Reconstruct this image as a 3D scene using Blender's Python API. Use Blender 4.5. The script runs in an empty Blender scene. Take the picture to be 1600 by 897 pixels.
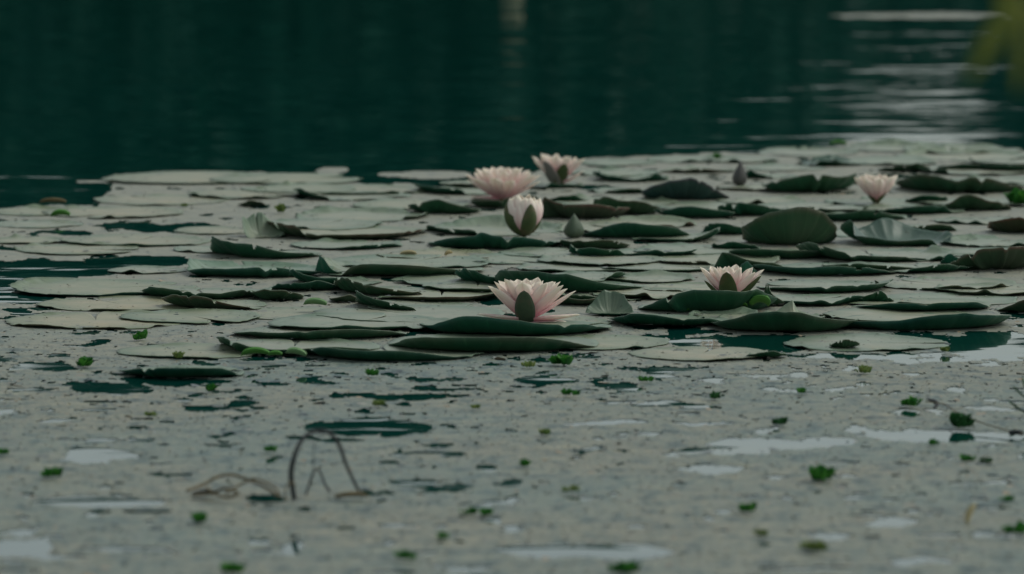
import bpy, math, random
import numpy as np
from mathutils import Vector
random.seed(7); RNG = np.random.RandomState(7)
R = math.radians

# ------------------------------------------------------------ camera, sky, sun, exposure
S = bpy.context.scene
F = 9550.0                 # focal length in photo pixels (photo is 1600 wide)
H = 0.955                  # camera height over the water
PITCH = math.atan(898.5 / F)
cam_d = bpy.data.cameras.new('camera'); cam = bpy.data.objects.new('camera', cam_d)
S.collection.objects.link(cam); S.camera = cam
cam.location = (0, 0, H); cam.rotation_euler = (math.pi/2 - PITCH, 0, 0)
cam_d.sensor_width = 36; cam_d.lens = F / 1600 * 36
cam_d.clip_start = 0.1; cam_d.clip_end = 3000
cam_d.dof.use_dof = True; cam_d.dof.focus_distance = 9.75; cam_d.dof.aperture_fstop = 7.2

SUN_EL, SUN_AZ = R(50), R(78)      # azimuth measured clockwise from +Y
w = bpy.data.worlds.new('World'); S.world = w; w.use_nodes = True
nt = w.node_tree; bg = nt.nodes['Background']
sky = nt.nodes.new('ShaderNodeTexSky'); sky.sky_type = 'NISHITA'; sky.sun_disc = False
sky.sun_elevation = SUN_EL; sky.sun_rotation = SUN_AZ
sky.air_density = 1.0; sky.dust_density = 2.4; sky.ozone_density = 1.0
hs = nt.nodes.new('ShaderNodeHueSaturation'); hs.inputs['Saturation'].default_value = 0.32
nt.links.new(sky.outputs[0], hs.inputs['Color']); tn = nt.nodes.new('ShaderNodeMix'); tn.data_type = 'RGBA'; tn.blend_type = 'MULTIPLY'; tn.inputs[0].default_value = 1
tn.inputs[7].default_value = (.945, 1.0, .955, 1)      # overcast light with a cool green cast
nt.links.new(hs.outputs[0], tn.inputs[6]); nt.links.new(tn.outputs[2], bg.inputs['Color'])
bg.inputs['Strength'].default_value = 0.10
sun_d = bpy.data.lights.new('sun', 'SUN'); sun = bpy.data.objects.new('sun', sun_d)
S.collection.objects.link(sun)
sun_d.energy = 0.5; sun_d.angle = R(35); sun_d.color = (1.0, 0.95, 0.86)
sd = Vector((math.sin(SUN_AZ)*math.cos(SUN_EL), math.cos(SUN_AZ)*math.cos(SUN_EL), math.sin(SUN_EL)))
sun.rotation_euler = sd.to_track_quat('Z', 'Y').to_euler()
S.view_settings.view_transform = 'Standard'; S.view_settings.look = 'None'
S.view_settings.exposure = 0.42; S.view_settings.gamma = 1.0
S.render.engine = 'CYCLES'
S.cycles.use_denoising = True
S.cycles.max_bounces = 6; S.cycles.transparent_max_bounces = 6
COL = S.collection

# ------------------------------------------------------------ helpers
def px(x, y, z=0.0):
    """point of the plane z that the photo shows at pixel (x, y)"""
    u = (x - 800) / F; v = (448.5 - y) / F
    d = (u, math.cos(PITCH) + v*math.sin(PITCH), -math.sin(PITCH) + v*math.cos(PITCH))
    t = (z - H) / d[2]
    return d[0]*t, d[1]*t, F/t          # X, Y, pixels per metre
def to_px(X, Y, Z=0.0):
    zc = Y*math.cos(PITCH) - (Z-H)*math.sin(PITCH)
    yc = Y*math.sin(PITCH) + (Z-H)*math.cos(PITCH)
    return 800 + F*X/zc, 448.5 - F*yc/zc

def vnoise(x, y, seed=0):
    xi = np.floor(x).astype(np.int64); yi = np.floor(y).astype(np.int64)
    xf = x - xi; yf = y - yi
    u = xf*xf*(3-2*xf); v = yf*yf*(3-2*yf)
    def hsh(a, b):
        n = (a*374761393 + b*668265263 + seed*982451653) & 0xffffffff
        n = ((n ^ (n >> 13)) * 1274126177) & 0xffffffff
        return ((n ^ (n >> 16)) & 0xffff) / 65535.0
    return (hsh(xi, yi)*(1-u)+hsh(xi+1, yi)*u)*(1-v) + (hsh(xi, yi+1)*(1-u)+hsh(xi+1, yi+1)*u)*v
def fbm(x, y, seed=0, o=4):
    s = 0; a = 0.5; t = 0
    for k in range(o):
        s = s + a*vnoise(x*2**k, y*2**k, seed+k*17); t += a; a *= .55
    return s/t

def mesh_np(name, V, Fc, mats=(), mi=None, smooth=True, attrs=None):
    me = bpy.data.meshes.new(name)
    V = np.asarray(V, dtype=np.float32)
    if isinstance(Fc, np.ndarray):
        me.vertices.add(len(V)); me.vertices.foreach_set('co', V.ravel())
        n, k = Fc.shape
        me.loops.add(n*k); me.loops.foreach_set('vertex_index', Fc.ravel().astype(np.int32))
        me.polygons.add(n)
        me.polygons.foreach_set('loop_start', np.arange(0, n*k, k, dtype=np.int32))
        me.update(calc_edges=True)
    else:
        me.from_pydata([tuple(map(float, v)) for v in V], [], Fc); me.update()
    for m in mats: me.materials.append(m)
    if mi is not None: me.polygons.foreach_set('material_index', np.asarray(mi, dtype=np.int32))
    if smooth: me.polygons.foreach_set('use_smooth', np.ones(len(me.polygons), dtype=bool))
    if attrs:
        for k, a in attrs.items():
            at = me.attributes.new(k, 'FLOAT', 'POINT'); at.data.foreach_set('value', np.asarray(a, dtype=np.float32))
    return me
def obj(name, me, parent=None, loc=None):
    o = bpy.data.objects.new(name, me); COL.objects.link(o)
    if parent: o.parent = parent
    if loc is not None: o.location = loc
    return o
def tag(o, label=None, cat=None, group=None, kind=None):
    if label: o['label'] = label
    if cat: o['category'] = cat
    if group: o['group'] = group
    if kind: o['kind'] = kind
    return o
def empty(name, loc):
    o = bpy.data.objects.new(name, None); COL.objects.link(o); o.location = loc
    o.empty_display_size = .05
    return o
def solidify(o, th, mo=0, off=-1):
    m = o.modifiers.new('thickness', 'SOLIDIFY'); m.thickness = th; m.offset = off
    m.material_offset = mo; m.use_rim = True
    return o

class NT:
    def __init__(s, name):
        s.m = bpy.data.materials.new(name); s.m.use_nodes = True
        s.t = s.m.node_tree; s.b = s.t.nodes['Principled BSDF']; s.out = s.t.nodes['Material Output']
    def n(s, ty, **kw):
        nd = s.t.nodes.new('ShaderNode'+ty)
        for k, v in kw.items():
            if k in nd.inputs: nd.inputs[k].default_value = v
            else: setattr(nd, k, v)
        return nd
    def l(s, a, b): s.t.links.new(a, b)
    def ramp(s, fac, stops, interp='LINEAR'):
        r = s.t.nodes.new('ShaderNodeValToRGB'); r.color_ramp.interpolation = interp
        e = r.color_ramp.elements
        e[0].position, e[0].color = stops[0][0], (*stops[0][1], 1)
        e[1].position, e[1].color = stops[-1][0], (*stops[-1][1], 1)
        for p, c in stops[1:-1]:
            x = e.new(p); x.color = (*c, 1)
        s.l(fac, r.inputs[0]); return r.outputs[0]
    def noise(s, scale, coord='Object', stretch=(1,1,1), detail=4, rough=.55, dist=0):
        tc = s.n('TexCoord'); mp = s.n('Mapping'); mp.inputs['Scale'].default_value = stretch
        s.l(tc.outputs[coord], mp.inputs[0])
        n = s.n('TexNoise'); n.inputs['Scale'].default_value = scale; n.inputs['Detail'].default_value = detail
        n.inputs['Roughness'].default_value = rough; n.inputs['Distortion'].default_value = dist
        s.l(mp.outputs[0], n.inputs['Vector']); return n.outputs[0]
    def mix(s, fac, a, b, mode='MIX'):
        m = s.n('Mix', data_type='RGBA', blend_type=mode)
        if isinstance(fac, float): m.inputs[0].default_value = fac
        else: s.l(fac, m.inputs[0])
        for v, i in ((a, 6), (b, 7)):
            if isinstance(v, tuple): m.inputs[i].default_value = (*v, 1)
            else: s.l(v, m.inputs[i])
        return m.outputs[2]

# ------------------------------------------------------------ materials
def m_water():
    k = NT('pond_water'); b = k.b
    b.inputs['Base Color'].default_value = (0.001, 0.040, 0.032, 1)
    b.inputs['Roughness'].default_value = 0.03; b.inputs['IOR'].default_value = 1.38
    n1 = k.noise(1.0, stretch=(2.8, 5.0, 1), detail=2, rough=.45, dist=.5)
    n2 = k.noise(1.0, stretch=(7.0, 17.0, 1), detail=1, rough=.5)
    a = k.n('Math', operation='MULTIPLY_ADD'); k.l(n2, a.inputs[0]); a.inputs[1].default_value = .22; k.l(n1, a.inputs[2])
    bp = k.n('Bump'); bp.inputs['Strength'].default_value = 1.0; bp.inputs['Distance'].default_value = .0026
    pn = k.noise(1.0, stretch=(.8, 1.3, 1), detail=1); pm = k.n('MapRange'); pm.inputs['From Min'].default_value = .36; pm.inputs['From Max'].default_value = .62; pm.inputs['To Min'].default_value = .35; pm.inputs['To Max'].default_value = 1.2
    k.l(pn, pm.inputs['Value']); ph_ = k.n('Math', operation='MULTIPLY'); k.l(a.outputs[0], ph_.inputs[0]); k.l(pm.outputs[0], ph_.inputs[1])
    k.l(ph_.outputs[0], bp.inputs['Height']); k.l(bp.outputs[0], b.inputs['Normal'])
    return k.m
def m_mat():
    k = NT('duckweed_scum'); b = k.b
    big = k.noise(2.2, detail=3); mid = k.noise(1, detail=5, rough=.66, stretch=(26, 19, 1)); fine = k.noise(1, detail=4, rough=.7, stretch=(105, 62, 1))
    c = k.ramp(mid, [(.34, (.055, .08, .08)), (.41, (.125, .155, .145)), (.46, (.175, .198, .172)), (.52, (.228, .228, .178)), (.56, (.175, .198, .18)), (.61, (.268, .255, .19)), (.68, (.19, .215, .205))])
    warm = k.ramp(big, [(.38, (.86, .97, .99)), (.62, (1.06, 1.03, .97))])
    c = k.mix(1.0, c, warm, 'MULTIPLY')
    stk = k.noise(1, detail=4, rough=.65, stretch=(9, 42, 1)); c = k.mix(.8, c, k.ramp(stk, [(.32, (.68, .72, .76)), (.46, (.94, .95, .96)), (.55, (1, 1, 1)), (.66, (1.35, 1.28, 1.18))]), 'MULTIPLY')
    sp = k.ramp(fine, [(.30, (.28, .38, .40)), (.42, (.9, .95, .95)), (.56, (1.0, 1.0, 1.0)), (.68, (1.32, 1.24, 1.12))])
    c = k.mix(.85, c, sp, 'MULTIPLY')
    # beyond the scummy near part the film is smoother and paler
    tc = k.n('TexCoord'); sx = k.n('SeparateXYZ'); k.l(tc.outputs['Object'], sx.inputs[0])
    yy = k.n('Math', operation='MULTIPLY_ADD'); k.l(big, yy.inputs[0]); yy.inputs[1].default_value = 1.1; k.l(sx.outputs[1], yy.inputs[2])
    mr = k.n('MapRange'); mr.inputs['From Min'].default_value = 9.35; mr.inputs['From Max'].default_value = 10.35; mr.inputs['To Max'].default_value = .82
    k.l(yy.outputs[0], mr.inputs['Value'])
    sm = k.ramp(mid, [(.36, (.20, .215, .18)), (.5, (.265, .265, .21)), (.66, (.285, .28, .22))])
    c = k.mix(mr.outputs[0], c, sm)
    k.l(c, b.inputs['Base Color']); b.inputs['Roughness'].default_value = .55
    b.inputs['Specular IOR Level'].default_value = .35
    bp = k.n('Bump'); bp.inputs['Strength'].default_value = .6; bp.inputs['Distance'].default_value = .003
    k.l(fine, bp.inputs['Height']); k.l(bp.outputs[0], b.inputs['Normal'])
    return k.m
def m_flake():
    k = NT('duckweed_frond'); b = k.b
    at = k.n('Attribute', attribute_name='tone')
    c = k.ramp(at.outputs['Fac'], [(0, (.035, .06, .065)), (.12, (.12, .14, .14)), (.3, (.19, .20, .185)), (.55, (.25, .235, .19)), (.75, (.21, .23, .23)), (.9, (.31, .295, .25)), (1, (.30, .23, .15))])
    k.l(c, b.inputs['Base Color']); b.inputs['Roughness'].default_value = .5
    return k.m
def m_padtop():
    k = NT('pad_upper_side'); b = k.b
    oi = k.n('ObjectInfo')
    at = k.n('Attribute', attribute_name='rad')
    n = k.noise(14, detail=5, rough=.6); f = k.noise(70, detail=3); m2 = k.noise(5, detail=2)
    c = k.ramp(n, [(.3, (.195, .235, .175)), (.5, (.25, .268, .198)), (.7, (.29, .288, .222))])
    tone = k.ramp(oi.outputs['Random'], [(0, (.86, .95, .90)), (.5, (1.0, 1.0, 1.0)), (1, (1.12, 1.06, .97))])
    c = k.mix(1.0, c, tone, 'MULTIPLY')
    # darker, greener towards the rim: the shade of upturned rims put into the colour
    rim = k.ramp(at.outputs['Fac'], [(.5, (1, 1, 1)), (1, (.42, .62, .55))])
    c = k.mix(.8, c, rim, 'MULTIPLY')
    sp = k.ramp(f, [(.28, (.30, .30, .20)), (.35, (1, 1, 1)), (.8, (1.05, 1.05, 1.02))])
    c = k.mix(.8, c, sp, 'MULTIPLY')
    st = k.ramp(m2, [(.62, (1, 1, 1)), (.74, (1.12, .98, .72))])
    c = k.mix(.8, c, st, 'MULTIPLY')
    # veins from the stalk outwards
    ve = k.n('Attribute', attribute_name='vein')
    vc = k.ramp(ve.outputs['Fac'], [(0, (.86, .92, .84)), (.25, (1, 1, 1))])
    c = k.mix(.8, c, vc, 'MULTIPLY')
    c = k.mix(1.0, c, oi.outputs['Color'], 'MULTIPLY')
    k.l(c, b.inputs['Base Color']); b.inputs['Roughness'].default_value = .42
    b.inputs['Specular IOR Level'].default_value = .5
    bp = k.n('Bump'); bp.inputs['Strength'].default_value = .35; bp.inputs['Distance'].default_value = .004
    k.l(n, bp.inputs['Height']); k.l(bp.outputs[0], b.inputs['Normal'])
    return k.m
def m_padunder(f=(1, 1, 1), nm='pad_under_side'):
    k = NT(nm); b = k.b
    oi = k.n('ObjectInfo'); n = k.noise(9, detail=4, rough=.6)
    a = k.n('Math', operation='ADD'); k.l(oi.outputs['Random'], a.inputs[0]); k.l(n, a.inputs[1])
    h = k.n('Math', operation='MULTIPLY'); k.l(a.outputs[0], h.inputs[0]); h.inputs[1].default_value = .5
    c = k.ramp(h.outputs[0], [(.25, (.010, .090, .052)), (.5, (.018, .092, .044)), (.66, (.032, .082, .040)), (.82, (.055, .072, .046))])
    at = k.n('Attribute', attribute_name='rad')
    e = k.ramp(at.outputs['Fac'], [(.90, (1, 1, 1)), (1, (3.2, 1.15, 1.6))])
    c = k.mix(.9, c, e, 'MULTIPLY')
    ve = k.n('Attribute', attribute_name='vein')
    vc = k.ramp(ve.outputs['Fac'], [(0, (1.9, 1.6, 1.5)), (.22, (1, 1, 1))])
    c = k.mix(.8, c, vc, 'MULTIPLY'); c = k.mix(1.0, c, f, 'MULTIPLY')
    k.l(c, b.inputs['Base Color']); b.inputs['Roughness'].default_value = .5
    b.inputs['Specular IOR Level'].default_value = .25
    return k.m
def m_petal():
    k = NT('petal'); b = k.b
    at = k.n('Attribute', attribute_name='along'); n = k.noise(60, detail=3)
    c = k.ramp(at.outputs['Fac'], [(0, (.72, .30, .38)), (.22, (.86, .50, .54)), (.5, (.96, .76, .74)), (.85, (.97, .88, .80)), (1, (.96, .90, .77))])
    ve = k.n('Attribute', attribute_name='vein')
    vc = k.ramp(ve.outputs['Fac'], [(0, (.90, .80, .82)), (.5, (1, 1, 1))])
    c = k.mix(.8, c, vc, 'MULTIPLY')
    k.l(c, b.inputs['Base Color']); b.inputs['Roughness'].default_value = .5
    b.inputs['Specular IOR Level'].default_value = .3
    tr = k.n('BsdfTranslucent'); k.l(c, tr.inputs[0])
    ms = k.n('MixShader'); ms.inputs[0].default_value = .35
    k.l(b.outputs[0], ms.inputs[1]); k.l(tr.outputs[0], ms.inputs[2]); k.l(ms.outputs[0], k.out.inputs[0])
    return k.m
def m_plain(name, cols, scale=30, rough=.55, attr=None, spec=.3, trans=0):
    k = NT(name); n = k.noise(scale, detail=4)
    if attr: n = k.n('Attribute', attribute_name=attr).outputs['Fac']
    c = k.ramp(n, [(.25+.5*i/(len(cols)-1), q) for i, q in enumerate(cols)] if not attr else [(i/(len(cols)-1), q) for i, q in enumerate(cols)])
    k.l(c, k.b.inputs['Base Color']); k.b.inputs['Roughness'].default_value = rough
    k.b.inputs['Specular IOR Level'].default_value = spec
    if trans:
        tr = k.n('BsdfTranslucent'); k.l(c, tr.inputs[0]); ms = k.n('MixShader'); ms.inputs[0].default_value = trans
        k.l(k.b.outputs[0], ms.inputs[1]); k.l(tr.outputs[0], ms.inputs[2]); k.l(ms.outputs[0], k.out.inputs[0])
    return k.m
M = dict(water=m_water(), mat=m_mat(), flake=m_flake(), top=m_padtop(), under=m_padunder(), under_red=m_padunder((2.2, .80, 1.3), 'pad_under_side_red'), under_brown=m_padunder((1.2, .75, .7), 'pad_under_side_brown'), petal=m_petal(),
    sepal=m_plain('sepal_outside', [(.04, .065, .042), (.055, .085, .052), (.09, .08, .06)], 90),
    sepal_dark=m_plain('sepal_outside_dark', [(.035, .065, .025), (.06, .085, .03), (.13, .08, .05)], 50),
    sepal_grey=m_plain('sepal_outside_grey', [(.14, .135, .125), (.18, .17, .16), (.20, .165, .15)], 70),
    stamen=m_plain('stamen_yellow', [(.75, .50, .10), (.85, .62, .18)], 40),
    bud=m_plain('bud_green', [(.045, .075, .045), (.08, .11, .07)], 60),
    bud_grey=m_plain('bud_grey', [(.05, .052, .048), (.08, .078, .072)], 60),
    leaf=m_plain('tuft_leaf', [(.008, .070, .010), (.022, .15, .018), (.07, .24, .03)], 120, trans=.3, attr='tone'),
    leaf_dark=m_plain('tuft_leaf_dark', [(.008, .05, .012), (.015, .085, .02), (.03, .12, .03)], 120, trans=.2, attr='tone'),
    leaf_olive=m_plain('tuft_leaf_olive', [(.05, .12, .02), (.13, .20, .05), (.22, .26, .08)], 120, trans=.3, attr='tone'),
    leaf_pale=m_plain('pale_green_leaf', [(.09, .20, .08), (.16, .27, .12)], 60),
    leaf_bright=m_plain('bright_green_leaf', [(.03, .14, .015), (.07, .21, .035)], 60),
    stem_dark=m_plain('dark_stem', [(.010, .015, .018), (.03, .034, .034)], 80),
    stem_straw=m_plain('straw_stem', [(.07, .06, .03), (.16, .12, .055)], 60),
    straw=m_plain('straw_leaf', [(.33, .28, .14), (.42, .36, .21)], 60),
    willow=m_plain('willow_leaf', [(.20, .26, .04), (.34, .36, .08)], 40, trans=.45),
    tree_leaf=m_plain('woodland_leaf', [(.006, .060, .044), (.009, .074, .050), (.014, .086, .054)], .5, attr='tone'),
    bark=m_plain('bark', [(.012, .04, .028), (.03, .06, .04)], 8),
    grass=m_plain('bank_grass', [(.02, .07, .03), (.04, .10, .04)], 2),
    post=m_plain('pale_wood', [(.17, .17, .10), (.24, .23, .14)], 12))

# ------------------------------------------------------------ setting: water, far bank, woodland
def water():
    V = [(-1500, -200, 0), (1500, -200, 0), (1500, 2500, 0), (-1500, 2500, 0)]
    tag(obj('water', mesh_np('water', V, [(0, 1, 2, 3)], [M['water']], smooth=False)), 'dark teal pond water with faint ripples', kind='structure')
water()

def skyline(p):
    """height in photo pixels down which the reflected tree line reaches at column p"""
    return np.interp(p, [-6000, -900, -200, 60, 150, 300, 420, 760, 868, 890, 905, 920, 945, 1030, 1140, 1230, 1300, 1360, 1450, 1520, 1570, 1620, 1700, 2100, 4000, 8000],
                        [900, 760, 600, 575, 660, 760, 850, 780, 670, 600, 420, 600, 670, 520, 430, 350, 275, 215, 175, 200, 300, 440, 520, 560, 700, 900])
DT = 70.0
def bank():
    nx, ny = 80, 10
    xs = np.linspace(-90, 90, nx); ys = np.array([60, 61, 62, 64, 68, 75, 85, 110, 200, 2400.])
    zs = np.array([-.5, -.1, .15, .3, .4, .5, .6, .8, 1., 1.])
    V = []; Fc = []
    for j in range(ny):
        for i in range(nx):
            X = xs[i]*(1 if j < 7 else 1+(j-6)*6); V.append((X, ys[j]+1.2*math.sin(X*.3+1)*(j < 7), zs[j]+.12*fbm(np.array([X*.4]), np.array([ys[j]*.3]))[0]))
    for j in range(ny-1):
        for i in range(nx-1):
            a = j*nx+i; Fc.append((a, a+1, a+nx+1, a+nx))
    tag(obj('far_bank', mesh_np('far_bank', V, Fc, [M['grass']])), 'grassy far bank under the trees', kind='structure')
bank()
def woodland():
    n = 210000
    X = RNG.uniform(-30, 30, n)
    p = 800 + X/DT*F
    top = (skyline(p)+450)/F*DT - H
    # crowns: scalloped outline
    top = top + .35*(fbm(X*1.4, X*0+3, 5, 3)-.5)*2
    u = RNG.uniform(0, 1, n)**.8
    Z = .25 + (top-.25)*u
    depth = 1.5 + 4*np.sqrt(np.clip(1-u, 0, 1))
    Y = DT + RNG.uniform(-1, 1, n)*depth
    keep = top > .6; X, Y, Z = X[keep], Y[keep], Z[keep]; n = len(X)
    s = RNG.uniform(.12, .26, n)
    d1 = RNG.normal(size=(n, 3)); d1 /= np.linalg.norm(d1, axis=1)[:, None]
    d2 = np.cross(d1, RNG.normal(size=(n, 3))); d2 /= np.linalg.norm(d2, axis=1)[:, None]
    C = np.stack([X, Y, Z], 1)
    a = d1*s[:, None]; b = d2*s[:, None]*.6
    V = np.stack([C-a, C+b, C+a, C-b], 1).reshape(-1, 3)
    Fc = np.arange(4*n).reshape(-1, 4)
    tone = np.repeat(np.clip(RNG.uniform(0, 1, n)*.75+fbm(X*.5, Z*1.6, 9)*.25, 0, 1), 4)
    me = mesh_np('woodland', V, Fc, [M['tree_leaf'], M['bark']], smooth=False, attrs={'tone': tone})
    tag(obj('woodland', me), 'dark trees on the far bank mirrored in the pond', kind='stuff')
    # trunks
    V = []; Fc = []
    for i in range(34):
        x = -33+i*2+random.uniform(-.6, .6); pt = 800+x/DT*F
        h = ((float(skyline(pt))+450)/F*DT-H)*.8; r = random.uniform(.08, .16); y = DT+random.uniform(-1, 1.5); k0 = len(V)
        for q in range(5):
            z = .1+h*q/4; rr = r*(1-q*.2); ox = .15*math.sin(i*3+q)
            for a in range(7): V.append((x+ox+rr*math.cos(a*math.tau/7), y+rr*math.sin(a*math.tau/7), z))
        for q in range(4):
            for a in range(7): Fc.append((k0+q*7+a, k0+q*7+(a+1) % 7, k0+q*7+7+(a+1) % 7, k0+q*7+7+a))
    tag(obj('woodland_trunks', mesh_np('woodland_trunks', V, Fc, [M['bark']])), 'trunks inside the far woodland', kind='stuff')
woodland()

def tube(pts, rad, seg=6, n_per=6):
    """swept tube through points (catmull-rom); rad number or list"""
    P = [Vector(p) for p in pts]; Q = []; Rr = []
    rads = rad if isinstance(rad, (list, tuple)) else [rad]*len(P)
    for i in range(len(P)-1):
        p0 = P[max(i-1, 0)]; p1 = P[i]; p2 = P[i+1]; p3 = P[min(i+2, len(P)-1)]
        for k in range(n_per + (i == len(P)-2)):
            t = k/n_per
            Q.append(.5*((2*p1)+(p2-p0)*t+(2*p0-5*p1+4*p2-p3)*t*t+(3*p1-p0-3*p2+p3)*t**3)); Rr.append(rads[i]*(1-t)+rads[i+1]*t)
    V = []; Fc = []
    for i, q in enumerate(Q):
        d = (Q[min(i+1, len(Q)-1)]-Q[max(i-1, 0)]).normalized()
        u = d.cross(Vector((0, 1, .1))).normalized(); v = d.cross(u)
        for a in range(seg):
            an = a*math.tau/seg; V.append(tuple(q+(u*math.cos(an)+v*math.sin(an))*Rr[i]))
    for i in range(len(Q)-1):
        for a in range(seg): Fc.append((i*seg+a, i*seg+(a+1) % seg, (i+1)*seg+(a+1) % seg, (i+1)*seg+a))
    Fc.append(tuple(range(seg))[::-1]); Fc.append(tuple(range((len(Q)-1)*seg, len(Q)*seg)))
    return V, Fc

def mooring_post():
    V = []; Fc = []; seg = 16; prof = [(-.25, .058), (0, .060), (.25, .056), (.34, .053), (.42, .050), (.45, .040), (.46, .02)]
    for z, r in prof:
        for a in range(seg): V.append((r*(1+.04*math.sin(a*5+z*4))*math.cos(a*math.tau/seg), r*math.sin(a*math.tau/seg), z))
    for i in range(len(prof)-1):
        for a in range(seg): Fc.append((i*seg+a, i*seg+(a+1) % seg, (i+1)*seg+(a+1) % seg, (i+1)*seg+a))
    Fc.append(tuple(range(seg))[::-1]); Fc.append(tuple(range((len(prof)-1)*seg, len(prof)*seg)))
    tag(obj('mooring_post', mesh_np('mooring_post', V, Fc, [M['post']]), loc=(0, 29.5, 0)),
        'pale post whose reflection shows at the top edge', 'post')
mooring_post()

# ------------------------------------------------------------ floating mat of duckweed and scum
BX = np.array([-900, -300, 0, 60, 150, 158, 172, 178, 230, 300, 400, 470, 560, 600, 640, 700, 760, 800, 905, 930, 1000, 1050, 1130, 1210, 1250, 1330, 1500, 1600, 2000, 2600])
BY = np.array([ 345,  335, 326, 322, 323, 308, 295, 274, 270, 268, 268, 272, 286, 289, 290, 292, 292, 280, 248, 245, 246, 243, 238, 240, 232, 224, 230, 236, 232, 240])
HOLES = [ # x, y, half width, half height, strength: open water in the mat
 (250, 354, 95, 7, 1), (95, 366, 60, 4, .9), (20, 346, 30, 3, .8), (215, 409, 90, 9, 1), (80, 422, 125, 15, 1), (-60, 440, 90, 22, 1), (30, 464, 62, 9, 1),
 (110, 390, 30, 4, 1), (20, 389, 30, 4, 1), (60, 492, 50, 3, .8), (575, 668, 100, 13, 1), (690, 697, 30, 4, .9), (715, 712, 24, 3.5, .9), (510, 688, 60, 3, .8),
 (620, 618, 115, 4.5, .95), (860, 597, 50, 6, 1), (280, 597, 90, 6, .9), (620, 727, 22, 3, .8), (655, 757, 45, 4, .8),
 (1170, 536, 120, 13, 1), (1440, 528, 60, 8, .9), (1560, 540, 75, 24, 1), (1330, 556, 120, 4, .9), (1480, 564, 90, 4, .9), (1040, 512, 60, 5, .8),
 (1220, 692, 130, 9, 1), (1480, 681, 130, 8, 1), (1110, 703, 70, 4, .9), (1110, 732, 55, 8, .9), (940, 660, 80, 4, .9), (1090, 660, 60, 3, .7), (930, 705, 36, 4, .8),
 (150, 712, 62, 12, 1), (150, 785, 110, 9, .9), (20, 855, 75, 15, .9), (920, 862, 130, 13, 1), (700, 765, 60, 5, .8), (1390, 815, 60, 10, .7), (170, 606, 70, 8, .9),
 (60, 572, 50, 8, .8), (1240, 612, 40, 4, .5), (395, 775, 35, 8, .7), (1180, 585, 60, 3, .9), (1030, 575, 30, 3, .7), (990, 578, 25, 3, .7),
 (1300, 838, 50, 8, .5), (1450, 880, 70, 9, .6), (730, 890, 60, 8, .5), (430, 862, 40, 5, .4),
 (500, 598, 30, 3, .8), (340, 641, 60, 3, .7), (1050, 633, 80, 4, .7), (90, 655, 60, 3, .6), (1550, 640, 50, 3, .6), (480, 510, 50, 3, .8), (90, 480, 60, 4, .9),
 (900, 240, 10, 3, 1), (1060, 302, 30, 5, .6), (925, 292, 30, 5, .8), (1410, 276, 60, 4, .9), (1560, 250, 45, 5, .9), (940, 438, 40, 4, .9), (1300, 470, 40, 6, .7),
 (185, 325, 6, 2, .8), (395, 320, 18, 4, .9), (680, 322, 30, 5, .8), (250, 318, 50, 3, .2), (790, 470, 60, 5, .8), (700, 452, 60, 4, .8)]
def mat_mask(X, Y):
    x, y = to_px(X, Y)
    n1 = fbm(X*14, Y*5, 1, 4)-.5; n2 = fbm(X*45, Y*18, 21, 3)-.5
    xw = x+n1*60+n2*20; yw = y+n1*16+n2*7
    m = (y + n1*10+n2*5) > np.interp(x, BX, BY)
    for hx, hy, a, b, s in HOLES:
        sel = (np.abs(x-hx) < a*1.6+30) & (np.abs(y-hy) < b*1.6+12)
        if not sel.any(): continue
        d = ((xw-hx)/a)**2 + ((yw-hy)/b)**2
        d = d + (1-s)*2.2*(fbm(X*30, Y*14, 77, 3)) + 0
        m &= ~(sel & (d < 1))
    big = fbm(X*2.5, Y*1.6, 44, 2); m0 = m.copy()
    th = np.interp(y, [250, 420, 520, 570, 640, 720, 900], [.73, .72, .67, .66, .70, .73, .76]) - .05*(big-.5)
    m &= fbm(X*24, Y*15, 55, 4) < th
    m &= fbm(X*7, Y*34, 63, 3) < np.interp(y, [520, 600, 700, 900], [.9, .82, .78, .76]) - .06*(fbm(X*20, Y*20, 12, 2)-.5)
    m &= fbm(X*80, Y*44, 91, 2) < np.interp(y, [250, 520, 560, 650, 750, 900], [.92, .86, .80, .82, .85, .88])
    m |= m0 & (((x-508)/80)**2+((y-738)/46)**2 < 1)      # unbroken film around the arched stems
    return m
def grid_sheet(x0, x1, y0, y1, dx, dy):
    xs = np.arange(x0, x1, dx); ys = np.arange(y0, y1, dy)
    X, Y = np.meshgrid(xs, ys); nx, ny = len(xs), len(ys)
    return X, Y, nx, ny
def sheet_mesh(name, X, Y, nx, ny, keepv, relief=.0009, base=.0005):
    fr = np.zeros(X.shape); kf = keepv.astype(float); c = 0
    for a in range(-3, 4):
        for b in range(-2, 3): fr += np.roll(np.roll(kf, a, 1), b, 0); c += 1
    fr = np.clip((fr/c-.5)*2, 0, 1)
    q = (fbm(X*60, Y*45, 3, 3)-.5)*2; r = (fbm(X*16, Y*12, 13, 3)-.5)*2
    Z = .0002 + fr*(base + np.clip(relief*(.55+q*.9+r*.8), 0, None))
    Xj = X+(RNG.rand(*X.shape)-.5)*.003; Yj = Y+(RNG.rand(*X.shape)-.5)*.004
    i = np.arange(nx*ny).reshape(ny, nx)
    f = np.stack([i[:-1, :-1], i[:-1, 1:], i[1:, 1:], i[1:, :-1]], -1).reshape(-1, 4)
    kv = keepv.reshape(-1); fk = kv[f].sum(1) >= 3; f = f[fk]
    used = np.zeros(nx*ny, bool); used[f.ravel()] = True
    remap = np.cumsum(used)-1
    V = np.stack([Xj, Yj, Z], -1).reshape(-1, 3)[used]
    return mesh_np(name, V, remap[f], [M['mat']])
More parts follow.
